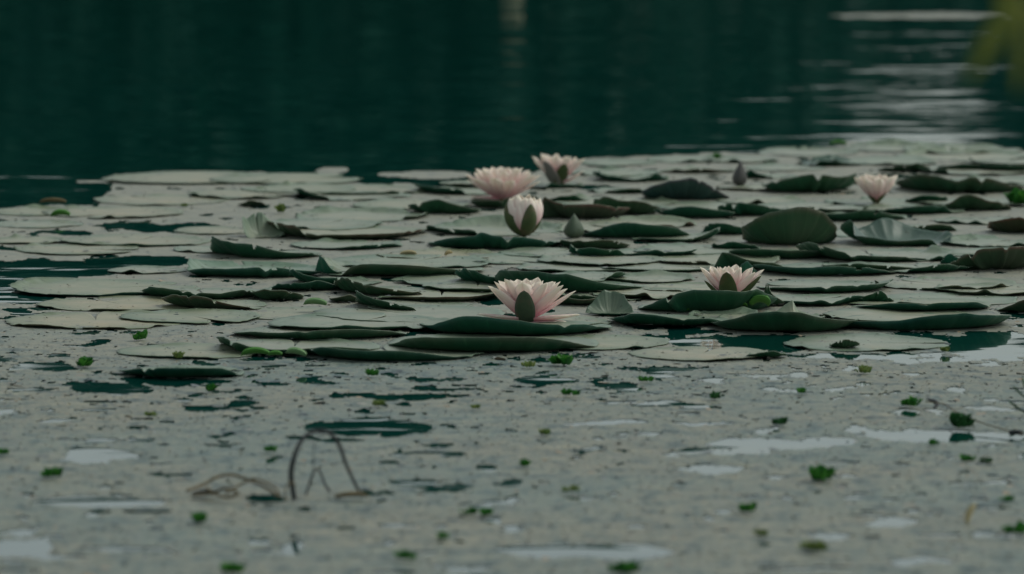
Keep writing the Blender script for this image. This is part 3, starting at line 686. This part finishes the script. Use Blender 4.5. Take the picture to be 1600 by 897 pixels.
P('half hidden pale pad between the two dark prow pads', 700, 440, 90)
P('half hidden pale pad right of the long double humped pad', 1010, 462, 90, near=[(940, 3), (1010, 4)])
P('half hidden pale pad left of the shark fin lobe', 1180, 500, 60)
P('half hidden pale pad behind the long dark humped front pad', 1400, 496, 120, near=[(1300, 3), (1400, 4)])
P('half hidden pale pad right of the small triangular lobe', 1480, 470, 110, near=[(1400, 3), (1500, 3)])
P('half hidden pale pad between the nicked wing and the front flower', 560, 508, 140, near=[(450, 3), (520, 4), (640, 5)], wob=.5)
P('half hidden pale pad left of the dark humped pad', 450, 492, 100, wob=.6, tint=(1.08, 1.0, .94))
P('half hidden pale pad below the left wing pads', 300, 498, 110, wob=.6, tint=(1.08, 1.0, .94))
P('half hidden pale pad behind the pointed dark wing pad', 330, 392, 60)
P('half hidden pale pad left of the greenish standing lobe', 340, 362, 70, tint=(1.1, 1.0, .93))
P('half hidden pale pad behind the dark mound pad', 640, 322, 90)
P('half hidden pale pad behind the broad winged pad', 500, 354, 100, near=[(420, 3), (480, 4)])
P('half hidden pale pad left of the dark specks at the far left', 180, 334, 110, tint=(1.1, 1.0, .93))
P('half hidden pale pad behind the small far dark wing', 470, 299, 90, tint=(1.06, 1.0, .94))
P('half hidden pale pad right of the rear flower', 960, 272, 75)
P('half hidden pale pad behind the right hand flower', 1340, 284, 70)
P('half hidden pale pad at the far right above the wavy pad', 1560, 284, 80)
P('half hidden pale pad right of the far teal lobe', 1385, 254, 80)
P('half hidden pale pad in the gap below the straw edged pad', 930, 358, 90)
P('half hidden dark rimmed pad left of the dark triangular prow', 480, 455, 60, near=[(425, 4), (460, 9), (500, 10), (535, 5)])
P('half hidden dark rimmed pad right of the dark prow pads', 905, 478, 60, near=[(850, 8), (880, 12), (910, 9), (960, 4)])

def pad_debris():
    P_, T_ = [], []
    for (X0, Y0, Rm, lv) in PADS:
        k = RNG.randint(6, 34)
        a = RNG.uniform(0, math.tau, k); q = Rm*np.sqrt(RNG.uniform(.15, .80, k))
        for x, y in zip(X0+q*np.cos(a), Y0+q*np.sin(a)): P_.append((x, y, .0034+lv*.0011))
    P_ = np.array(P_); n = len(P_); s = RNG.uniform(.0008, .0026, n)*(1+1.2*(RNG.rand(n) > .93)); a0 = RNG.uniform(0, 6.28, n)
    V = np.zeros((n, 6, 3))
    for k in range(6):
        V[:, k, 0] = P_[:, 0]+np.cos(a0+k*math.tau/6)*s*1.3; V[:, k, 1] = P_[:, 1]+np.sin(a0+k*math.tau/6)*s; V[:, k, 2] = P_[:, 2]+RNG.uniform(0, .0012, n)
    tone = np.repeat(np.where(RNG.rand(n) < .45, RNG.uniform(0, .15, n), RNG.uniform(.3, 1, n)), 6)
    me = mesh_np('pad_debris', V.reshape(-1, 3), np.arange(6*n).reshape(-1, 6), [M['flake']], smooth=False, attrs={'tone': tone})
    tag(obj('pad_debris', me), 'specks of dirt and duckweed lying on the lily pads', kind='stuff')
pad_debris()
# ------------------------------------------------------------ petals, flowers, buds
def blade(L, W, e0, e1, cup, tipw=.45, ns=14, nc=7, point=.62, z_at=0, back=0):
    """a petal that leaves the centre at elevation e0 and ends at e1 (degrees); local +X is outwards"""
    V = []; al = []; ve = []; x = .004; z = 0
    for i in range(ns+1):
        t = i/ns; e = R(e0+(e1-e0)*t)
        if i: x += math.cos(e)*L/ns; z += math.sin(e)*L/ns
        wd = W*((max(0, 1-t)**point)*((t+.10)**.55))*2.0
        nx_, nz_ = -math.sin(e), math.cos(e)           # inner side
        for j in range(nc):
            s = -1+2*j/(nc-1)
            c = cup*(s*s)*wd
            V.append((x+nx_*c, s*wd/2*(1-.12*cup), z+nz_*c)); al.append(t); ve.append(abs(math.sin(s*7)))
    Fc = [(i*nc+j, (i+1)*nc+j, (i+1)*nc+j+1, i*nc+j+1) for i in range(ns) for j in range(nc-1)]
    return V, Fc, al, ve
def add_blade(root, name, az, L, W, e0, e1, cup, mats, z=0, mo=0, th=.0005, point=.62, label=None):
    V, Fc, al, ve = blade(L, W, e0, e1, cup, point=point)
    me = mesh_np(name, V, Fc, mats, attrs={'along': al, 'vein': ve})
    o = obj(name, me, root, (0, 0, z)); o.rotation_euler = (0, 0, R(az)); solidify(o, th, mo=mo, off=-1)
    if label: o['label'] = label
    return o
def stamens(root, h, r, n=46):
    V = []; Fc = []; rr = random.Random(3)
    for i in range(n):
        a = rr.uniform(0, 6.28); q = r*math.sqrt(rr.random()); x, y = q*math.cos(a), q*math.sin(a)
        v, f = tube([(x*.4, y*.4, .002), (x*.8, y*.8, h*.6), (x*.75, y*.75, h*rr.uniform(.85, 1.05))], [.0010, .0009, .0004], 5, 3)
        k = len(V); V += v; Fc += [tuple(k+c for c in ff) for ff in f]
    obj('stamens', mesh_np('stamens', V, Fc, [M['stamen']]), root)
def receptacle(root, mat, r=.008, h=.012):
    prof = [(-.012, .0035), (-.004, .004), (0, r*.8), (h*.3, r), (h*.7, r*.8), (h, r*.3)]; seg = 12; V = []; Fc = []
    for z, q in prof:
        for a in range(seg): V.append((q*math.cos(a*math.tau/seg), q*math.sin(a*math.tau/seg), z))
    for i in range(len(prof)-1):
        for a in range(seg): Fc.append((i*seg+a, i*seg+(a+1) % seg, (i+1)*seg+(a+1) % seg, (i+1)*seg+a))
    Fc.append(tuple(range(seg))[::-1]); Fc.append(tuple(range((len(prof)-1)*seg, len(prof)*seg)))
    obj('stalk', mesh_np('stalk', V, Fc, [mat]), root)
def flower(label, x, y, lift, rings, sepals, extra=(), seed=0, st=(.028, .02), base=None, tilt=(0, 0)):
    X, Y, s = px(x, y); root = empty('water_lily_flower', (X, Y, lift))
    root.rotation_euler = (R(tilt[0]), R(tilt[1]), 0)
    tag(root, label, 'water lily', 'pink water lilies in bloom'); rr = random.Random(seed)
    receptacle(root, base or M['sepal_dark'])
    for ri, (n, L, W, e0, e1, cup, off) in enumerate(rings):
        for i in range(n):
            az = off+360*i/n+rr.uniform(-6, 6)
            if ri == 0 and any(q[5] < .2 and abs((az-q[0]+180) % 360-180) < 23 for q in sepals): continue
            add_blade(root, 'petal', az, L*rr.uniform(.93, 1.05), W*rr.uniform(.9, 1.1), e0+rr.uniform(-4, 4), e1+rr.uniform(-5, 5), cup, [M['petal']], z=rr.uniform(.001, .004))
    for az, L, W, e0, e1, cup in extra:
        add_blade(root, 'petal', az, L, W, e0, e1, cup, [M['petal']], z=.001)
    for az, L, W, e0, e1, cup, mt in sepals:
        add_blade(root, 'sepal', az, L, W, e0, e1, cup, [M['petal'], M[mt]], z=-.0035, mo=1, th=.0012, point=.62)
    stamens(root, *st)
    return root
# azimuth: 0 = right in the photo, 270 = towards the camera, 180 = left
flower('big wide open pink white flower with one green sepal facing front', 822, 506, .004,
    [(9, .083, .034, 34, 50, .25, 6), (9, .077, .033, 47, 62, .28, 28), (8, .068, .030, 60, 76, .3, 5), (7, .057, .023, 74, 86, .3, 20)],
    [(266, .073, .032, 36, 66, .12, 'sepal'), (178, .070, .018, 0, 12, .2, 'sepal'), (350, .06, .02, 0, 8, .2, 'sepal'), (90, .06, .024, 30, 40, .3, 'sepal')],
    extra=[(2, .082, .019, -2, 14, .3), (335, .072, .018, 4, 12, .3), (184, .074, .017, 2, 14, .3), (205, .05, .017, 6, 14, .3), (8, .088, .019, 22, 40, .3)], seed=4)
flower('wide spread pink flower at the back left of the flower group', 785, 317, .005,
    [(10, .088, .036, 26, 42, .25, 0), (10, .080, .035, 40, 54, .28, 18), (9, .069, .031, 54, 70, .3, 8), (7, .058, .023, 72, 86, .3, 20)],
    [(92, .06, .024, 30, 40, .3, 'sepal'), (190, .06, .02, 2, 10, .3, 'sepal')],
    extra=[(188, .078, .018, 24, 38, .3), (352, .080, .018, 20, 34, .3), (196, .062, .018, 4, 8, .3), (250, .06, .018, 30, 58, .3)], seed=9, st=(.03, .02))
flower('upright rear pink flower with two sepals hugging its front', 872, 292, .005,
    [(9, .071, .031, 38, 52, .28, 4), (9, .067, .030, 48, 64, .28, 22), (8, .059, .026, 62, 80, .3, 8), (6, .050, .019, 76, 88, .3, 20)],
    [(232, .068, .033, 40, 66, .12, 'sepal_grey'), (288, .060, .028, 40, 68, .12, 'sepal_dark'), (165, .055, .02, 50, 62, .3, 'sepal_dark'), (80, .06, .024, 50, 60, .3, 'sepal')],
    extra=[(348, .058, .017, 14, 42, .3), (335, .05, .017, 8, 40, .3)], seed=13, st=(.028, .018))
flower('cream goblet shaped flower still half closed with brown green sepals', 819, 373, .009,
    [(9, .076, .046, 12, 120, .36, 10), (9, .077, .044, 24, 116, .36, 30), (7, .072, .036, 40, 114, .36, 14), (6, .060, .026, 60, 98, .4, 0)],
    [(292, .076, .030, 10, 112, .34, 'sepal_dark'), (198, .082, .036, 10, 118, .36, 'sepal_dark'), (16, .072, .032, 12, 116, .36, 'sepal_dark'), (104, .064, .026, 20, 110, .4, 'sepal_dark')],
    seed=21, st=(.03, .012))
flower('short broad pink flower sunk behind a dark ragged pad', 1140, 480, .012,
    [(9, .068, .026, 32, 56, .28, 2), (9, .059, .024, 42, 72, .28, 20), (8, .054, .020, 58, 84, .3, 8), (6, .046, .016, 74, 88, .3, 20)],
    [(262, .070, .029, 36, 62, .12, 'sepal_dark'), (348, .066, .024, 24, 60, .35, 'sepal_dark'), (190, .052, .02, 28, 58, .3, 'sepal_dark'), (84, .05, .02, 50, 60, .3, 'sepal')],
    seed=27, st=(.022, .016))
flower('small cup shaped pink flower standing alone at the right', 1369, 319, .006,
    [(8, .062, .032, 30, 68, .36, 10), (8, .058, .030, 40, 76, .34, 34), (7, .050, .024, 56, 84, .3, 14), (5, .042, .016, 76, 90, .3, 5)],
    [(186, .040, .018, 52, 80, .3, 'sepal'), (95, .045, .02, 50, 70, .3, 'sepal_dark'), (200, .044, .018, 40, 82, .34, 'sepal_dark'), (338, .044, .018, 40, 78, .34, 'sepal_dark')],
    extra=[(352, .048, .018, 34, 58, .3)], seed=33, st=(.02, .012))
def bud(label, x, y, lift, hgt, wid, mat, lean=0):
    X, Y, s = px(x, y); root = empty('lily_bud', (X, Y, lift)); root.rotation_euler = (0, R(lean), 0)
    tag(root, label, 'flower bud', 'closed lily buds'); L = hgt/s; Wd = wid/s
    receptacle(root, mat, r=Wd*.3, h=L*.3)
    V = []; Fc = []; seg = 14; prof = [(0, .6), (.12, .92), (.28, 1), (.45, .86), (.62, .62), (.8, .34), (1, .02)]
    for t, q in prof:
        for a in range(seg): V.append((q*Wd*.52*(1+.07*math.cos(4*a*math.tau/seg+.9))*math.cos(a*math.tau/seg), q*Wd*.52*(1+.07*math.cos(4*a*math.tau/seg+.9))*math.sin(a*math.tau/seg), t*L))
    for i in range(len(prof)-1):
        for a in range(seg): Fc.append((i*seg+a, i*seg+(a+1) % seg, (i+1)*seg+(a+1) % seg, (i+1)*seg+a))
    Fc.append(tuple(range(seg))[::-1]); Fc.append(tuple(range((len(prof)-1)*seg, len(prof)*seg)))
    obj('sepals', mesh_np('sepals', V, Fc, [mat]), root)
bud('closed pointed green bud beside the goblet flower', 897, 373, .003, 37, 30, M['bud'])
bud('blurred grey bud standing alone at the far edge', 1155, 291, .003, 38, 22, M['bud_grey'], 4)

# ------------------------------------------------------------ small leaves and green tufts
def leafblade(L, W, e0, e1, cup, tone):
    V, Fc, al, ve = blade(L, W, e0, e1, cup, ns=5, nc=3, point=.5)
    return V, Fc, [min(1, max(0, tone+.25*a)) for a in al]
def tuft(label, x, y, wpx, kind='leaf', hf=.42, seed=None, n=None):
    X, Y, s = px(x, y); rr = random.Random(int(x*7+y)); W = wpx/s
    V = []; Fc = []; tn = []
    subs = max(2, int(W/.010))
    for q in range(subs):
        ox = rr.uniform(-.5, .5)*W*.72; oy = rr.uniform(-.5, .5)*W*.6
        hh = 1-1.1*abs(ox)/W
        for k in range(n or rr.randint(15, 21)):
            L = W*(.26+hf*.75)*rr.uniform(.5, 1.0)*max(.5, hh)
            v, f, t = leafblade(L, L*rr.uniform(.45, .75), rr.uniform(30, 88), rr.uniform(30, 110), .25, rr.uniform(0, .75))
            a = rr.uniform(0, 6.28); ca, sa = math.cos(a), math.sin(a); k0 = len(V); jx = rr.uniform(-.12, .12)*W; jy = rr.uniform(-.12, .12)*W
            V += [(ox+jx+p[0]*ca-p[1]*sa, oy+jy+p[0]*sa+p[1]*ca, max(p[2], -.001)) for p in v]; Fc += [tuple(k0+c for c in ff) for ff in f]; tn += t
    me = mesh_np('floating_plant', V, Fc, [M[kind]], attrs={'tone': tn})
    z = .004
    o = obj('floating_plant', me, loc=(X, Y, z)); tag(o, label, 'floating plant', 'green tufts floating on the mat'); return o
T = tuft
T('pair of joined bright green tufts at the left below the flat pads', 140, 575, 38, hf=.3)
T('bright green tuft just below the left stack of flat pads', 221, 534, 22, hf=.65)
T('yellow green star shaped sprig beside the small dark cupped pad', 440, 334, 22, 'leaf_olive', hf=.55)
T('tiny green sprig on the far left pads', 288, 326, 12, 'leaf_olive')
T('small green tuft just below the black rimmed pad', 330, 615, 18, hf=.7)
T('small yellow green tuft above the dark water hole', 592, 638, 20, 'leaf_olive', hf=.5)
T('green tuft at the front of the frontmost dark rimmed pad', 575, 590, 26, hf=.45)
T('large two toned green tuft in front of the pale round pad', 876, 573, 40, hf=.36)
T('green tuft beside a dark water gap below the two toned tuft', 891, 621, 24, hf=.5)
T('small green tuft under the oval pad', 1010, 600, 20, hf=.5)
T('small round green tuft right of centre on the grey mat', 1257, 618, 18, hf=.6)
T('loose spreading green tuft right, above the round one', 1360, 586, 36, 'leaf_olive', hf=.3)
T('pale olive sprig with a green tip in mid mat', 862, 683, 30, 'leaf_olive', hf=.35)
T('upright green tuft beside a cream scrap in mid mat', 825, 733, 20, hf=.75)
T('small faint green sprig below the upright tuft', 892, 772, 26, 'leaf_olive', hf=.3)
T('wide green tuft in the lower middle', 746, 810, 42, hf=.32)
T('green tuft below the wide lower middle tuft', 682, 846, 32, hf=.42)
T('green tuft at the bottom, left of centre', 631, 878, 32, hf=.42)
T('broad green tuft under the curled straw stems', 318, 821, 38, hf=.38)
T('dark green tuft low at the left', 81, 749, 34, hf=.45)
T('small green tuft left of the dark stem arch', 423, 710, 18, hf=.6)
T('small green tuft cut by the left edge', 4, 714, 16, hf=.6)
T('green tuft cut by the bottom edge, left', 360, 900, 38, hf=.4)
T('green tuft cut by the bottom edge, right of centre', 977, 900, 46, hf=.34)
T('largest bright green tuft in the lower right', 1281, 753, 52, hf=.34)
T('split green tuft below the largest one', 1175, 803, 40, 'leaf', hf=.28)
T('small olive tuft low on the right of centre', 1180, 841, 30, 'leaf_olive', hf=.35)
T('faded yellow green sprig near the bottom right', 1275, 865, 50, 'leaf_olive', hf=.2)
T('small green tuft below the dark reflected tuft', 1453, 699, 22, hf=.5)
T('small green tuft right, with a faint neighbour', 1511, 725, 22, hf=.55)
T('faint grey green sprig right of its green neighbour', 1541, 727, 18, 'leaf_dark', hf=.4)
T('flat green tuft near the right edge', 1576, 788, 22, hf=.4)
T('large green tuft at the right edge, bottom', 1590, 838, 36, hf=.5)
T('dark flat tuft above the long pale water streak', 1221, 667, 30, 'leaf_dark', hf=.28)
T('tiny dark tuft with shark fin outline in mid mat', 1118, 627, 18, 'leaf_dark', hf=.6)
T('green and dark spiky tuft left of the long thin stem', 1425, 638, 30, 'leaf', hf=.45)
T('dark mound shaped tuft mirrored in the water streak', 1497, 672, 42, 'leaf_dark', hf=.55)
T('tiny green upright sprig by the right hand ripples', 1481, 553, 14, 'leaf_olive', hf=.7)
T('tiny green tuft on the rearmost pads', 1120, 250, 14, 'leaf', hf=.6)
T('tiny olive sprig at the left in the grey mat', 237, 655, 20, 'leaf_olive', hf=.3)
T('bright green leafy tuft at the right edge among the dark pads', 1590, 322, 50, 'leaf', hf=.45)
T('small olive brown sprig on the flat left pad', 278, 563, 18, 'leaf_olive', hf=.6)
T('faint green sprig left of the two toned tuft', 830, 577, 28, 'leaf_olive', hf=.2)
T('tiny dark green sprig on the flower bearing pad', 824, 538, 10, 'leaf_dark', hf=.9)
T('small green sprigs left of the two toned sprig in mid mat', 735, 642, 26, 'leaf_olive', hf=.2)

def leaf(name, label, cat, x, y, wpx, hpx, mat, az=180, e0=25, e1=5, z=.014, grp=None):
    X, Y, s = px(x, y); L = wpx/s
    V, Fc, al, ve = blade(L, hpx/s*1.6, e0, e1, .35, ns=12, nc=7, point=.45)
    o = obj(name, mesh_np(name, V, Fc, [M[mat]], attrs={'tone': al}), loc=(X+(L/2 if az > 90 else -L/2), Y, z)); o.rotation_euler = (0, 0, R(az)); solidify(o, .0012)
    tag(o, label, cat, grp); return o
G = 'fresh green leaves among the pads'
leaf('young_leaf', 'pale green rolled leaf left of the nicked wing pad', 'leaf', 496, 490, 36, 13, 'leaf_pale', 180, 14, -8, grp=G)
leaf('young_leaf', 'bright green curled leaf at the prow of the front row pad', 'leaf', 402, 568, 44, 13, 'leaf_bright', 180, 15, -17, grp=G)
leaf('young_leaf', 'pale green leaf touching the frontmost dark rim', 'leaf', 466, 571, 32, 13, 'leaf_pale', 180, 24, -2, grp=G)
leaf('young_leaf', 'small green leaf between the two leaves of the front row', 'leaf', 434, 569, 22, 9, 'leaf_bright', 180, 10, -10, grp=G)
leaf('young_leaf', 'big bright green strap leaf right of the short pink flower', 'leaf', 1186, 489, 30, 20, 'leaf_bright', 0, 55, -50, .012, grp=G)
leaf('young_leaf', 'narrow green leaf arching below the short pink flower', 'leaf', 1150, 489, 34, 9, 'leaf_bright', 0, 45, -30, .008, grp=G)
leaf('young_leaf', 'thin wavy green leaf on the ragged dark pad', 'leaf', 1098, 489, 46, 7, 'leaf_bright', 180, 22, -22, .006, grp=G)
leaf('young_leaf', 'dark edged green leaf left below the ragged pad', 'leaf', 1075, 488, 28, 12, 'leaf_bright', 0, 10, -10, .016, grp=G)
leaf('yellow_leaf', 'straw yellow sliver sticking up at the lower right', 'dead leaf', 1523, 820, 32, 13, 'straw', 0, 72, 64, .002)
leaf('yellow_leaf', 'yellow green leaf sliver lying on the rearmost pad', 'leaf', 1312, 234, 26, 9, 'leaf_bright', 180, 12, -12, .012)
leaf('yellow_leaf', 'dried cream scrap on the littered pad', 'dead leaf', 635, 402, 26, 8, 'straw', 0, 12, -6, .005)
leaf('yellow_leaf', 'small dried yellow scrap right of the cream one', 'dead leaf', 698, 403, 12, 8, 'straw', 0, 30, 10, .005)
leaf('green_scale', 'dark green curled scrap floating at the back left', 'leaf', 97, 345, 30, 12, 'leaf_bright', 180, 18, -20, .010)
leaf('brown_leaf', 'rust brown sliver at the back rim of the left pads', 'dead leaf', 85, 325, 42, 9, 'stem_straw', 180, 8, -8, .011)

# ------------------------------------------------------------ stems
def stem(name, label, strands, mat):
    """strands: lists of (photo x, ground y, height px)"""
    x0, y0, _ = strands[0][0][0][0], strands[0][0][0][1], 0
    X0, Y0, s0 = px(x0, y0); root = None
    for pts, rad in strands:
        P3 = []
        for (x, y, h) in pts:
            X, Y, s = px(x, y); P3.append((X-X0, Y-Y0, h/s+.004))
        V, Fc = tube(P3, rad); me = mesh_np(name, V, Fc, [M[mat]])
        if root is None:
            if len(strands) == 1: root = obj(name, me, loc=(X0, Y0, 0))
            else:
                root = empty(name, (X0, Y0, 0)); obj('strand', me, root)
        else: obj('strand', me, root)
    tag(root, label, 'stem'); return root
stem('arched_stem', 'dark dead stems arching over the mat in an inverted V',
    [([(460, 786, 0), (455, 786, 40), (461, 786, 70), (473, 784, 93), (492, 782, 104), (514, 782, 102), (530, 781, 82), (543, 781, 46), (565, 781, 0)], [.0032, .0034, .0030, .0027, .0027, .0027, .0025, .0022, .0018]),
     ([(478, 778, 0), (484, 778, 18), (492, 777, 38), (500, 776, 34), (508, 776, 14), (516, 776, 2)], .0014),
     ([(490, 778, 36), (490, 778, 66), (494, 779, 88), (504, 780, 100)], .0005)], 'stem_dark')
stem('curled_stem', 'straw coloured stems curling low over the mat left of the arch',
    [([(292, 776, 4), (318, 772, 10), (340, 770, 20), (364, 770, 23), (385, 772, 18), (410, 778, 14), (434, 784, 4)], .0019),
     ([(300, 780, 2), (330, 784, 8), (352, 786, 18), (372, 786, 10), (350, 786, 4), (322, 780, 12)], .0017),
     ([(352, 780, 4), (380, 778, 18), (400, 778, 24), (428, 780, 14), (438, 784, 2)], .0014),
     ([(448, 788, 0), (446, 788, 14), (452, 787, 28), (462, 787, 24)], .0010)], 'stem_straw')
leaf('dead_leaf', 'withered olive leaf at the right foot of the dark arch', 'dead leaf', 545, 783, 54, 9, 'stem_straw', 0, 8, -4, .005)
leaf('dead_leaf', 'withered dark leaf under the curling straw stems', 'dead leaf', 316, 780, 40, 10, 'stem_dark', 0, 8, -4, .005)
stem('thin_stem', 'long thin tan stem sloping across the water streak at the right',
    [([(1446, 640, 8), (1475, 648, 12), (1497, 664, 14), (1530, 672, 8), (1570, 680, 4), (1602, 686, 2)], .0009)], 'stem_straw')
stem('cut_stem', 'dark broken stalk end lying at the right edge of the water streak', [([(1578, 683, 2), (1590, 684, 4), (1598, 684, 2)], .0035)], 'stem_dark')
stem('cut_stem', 'dark blue drooping leaf stub left of the mirrored tuft', [([(1448, 634, 6), (1458, 640, 9), (1464, 642, 6), (1459, 644, 1)], [.001, .003, .0035, .001])], 'stem_dark')
def reed(label, x, y, parts):
    X0, Y0, s = px(x, y); root = empty('leafy_sprig', (X0, Y0, 0)); tag(root, label, 'sprig')
    V, Fc = tube([(0, 0, .002), (.004, 0, .02), (-.002, 0, .05)], .0008); obj('stem', mesh_np('stem', V, Fc, [M['stem_dark']]), root)
    for dz, az, L, Wd, e0, e1 in parts:
        v, f, al, ve = blade(L/s, Wd/s, e0, e1, .2, ns=8, nc=5, point=.5)
        o = obj('leaf', mesh_np('leaf', v, f, [M['leaf_dark']], attrs={'tone': al}), root, (0, 0, dz/s)); o.rotation_euler = (0, 0, R(az)); solidify(o, .0005)
reed('dark green leafy sprig cut off by the right picture edge', 1606, 655, [(10, 185, 34, 12, 25, 45), (34, 190, 28, 9, 30, 55), (48, 170, 18, 10, 60, 90), (6, 0, 30, 12, 30, 40), (30, 20, 26, 10, 40, 60)])

# ------------------------------------------------------------ out of focus willow twig close to the lens
def twig():
    D = 3.8
    def at(x, y, dz=0):
        u = (x-800)/F; v = (448.5-y)/F; t = D+dz
        return Vector((u*t, (math.cos(PITCH)+v*math.sin(PITCH))*t, H+(-math.sin(PITCH)+v*math.cos(PITCH))*t))
    b = at(1640, -420); root = empty('willow_twig', b); tag(root, 'blurred yellow green willow twig hanging at the upper right corner', 'twig')
    pts = [at(1640, -420), at(1610, -260), at(1592, -90), at(1600, 0, .01), at(1640, 60, .02)]
    V, Fc = tube([tuple(p-b) for p in pts], [.0022, .0018, .0014, .001, .0006]); obj('stem', mesh_np('stem', V, Fc, [M['stem_straw']]), root)
    for (p0, p1, wd) in (((1598, -20), (1512, 130), .013), ((1540, -160), (1572, 40), .011), ((1600, 0), (1590, 150), .008), ((1615, -260), (1540, -160), .011), ((1625, -330), (1700, -210), .011), ((1610, 10), (1660, 140), .010)):
        A = at(*p0)-b; B = at(*p1)-b; d = B-A; L = d.length; d.normalize(); up = Vector((0, -1, .3)); sx = d.cross(up).normalized(); nn = sx.cross(d)
        V = []; Fc = []; al = []; ns = 14
        for i in range(ns+1):
            t = i/ns; wv = wd*math.sin(math.pi*min(1, t*.96+.03))**.7
            for s in (-1, 0, 1):
                V.append(tuple(A+d*L*t+sx*s*wv/2+nn*(.12*wv*abs(s)+.05*L*math.sin(t*math.pi)))); al.append(t)
        for i in range(ns):
            for j in range(2): Fc.append((i*3+j, i*3+j+1, i*3+j+4, i*3+j+3))
        o = obj('leaf', mesh_np('leaf', V, Fc, [M['willow']]), root); solidify(o, .0004)
twig()
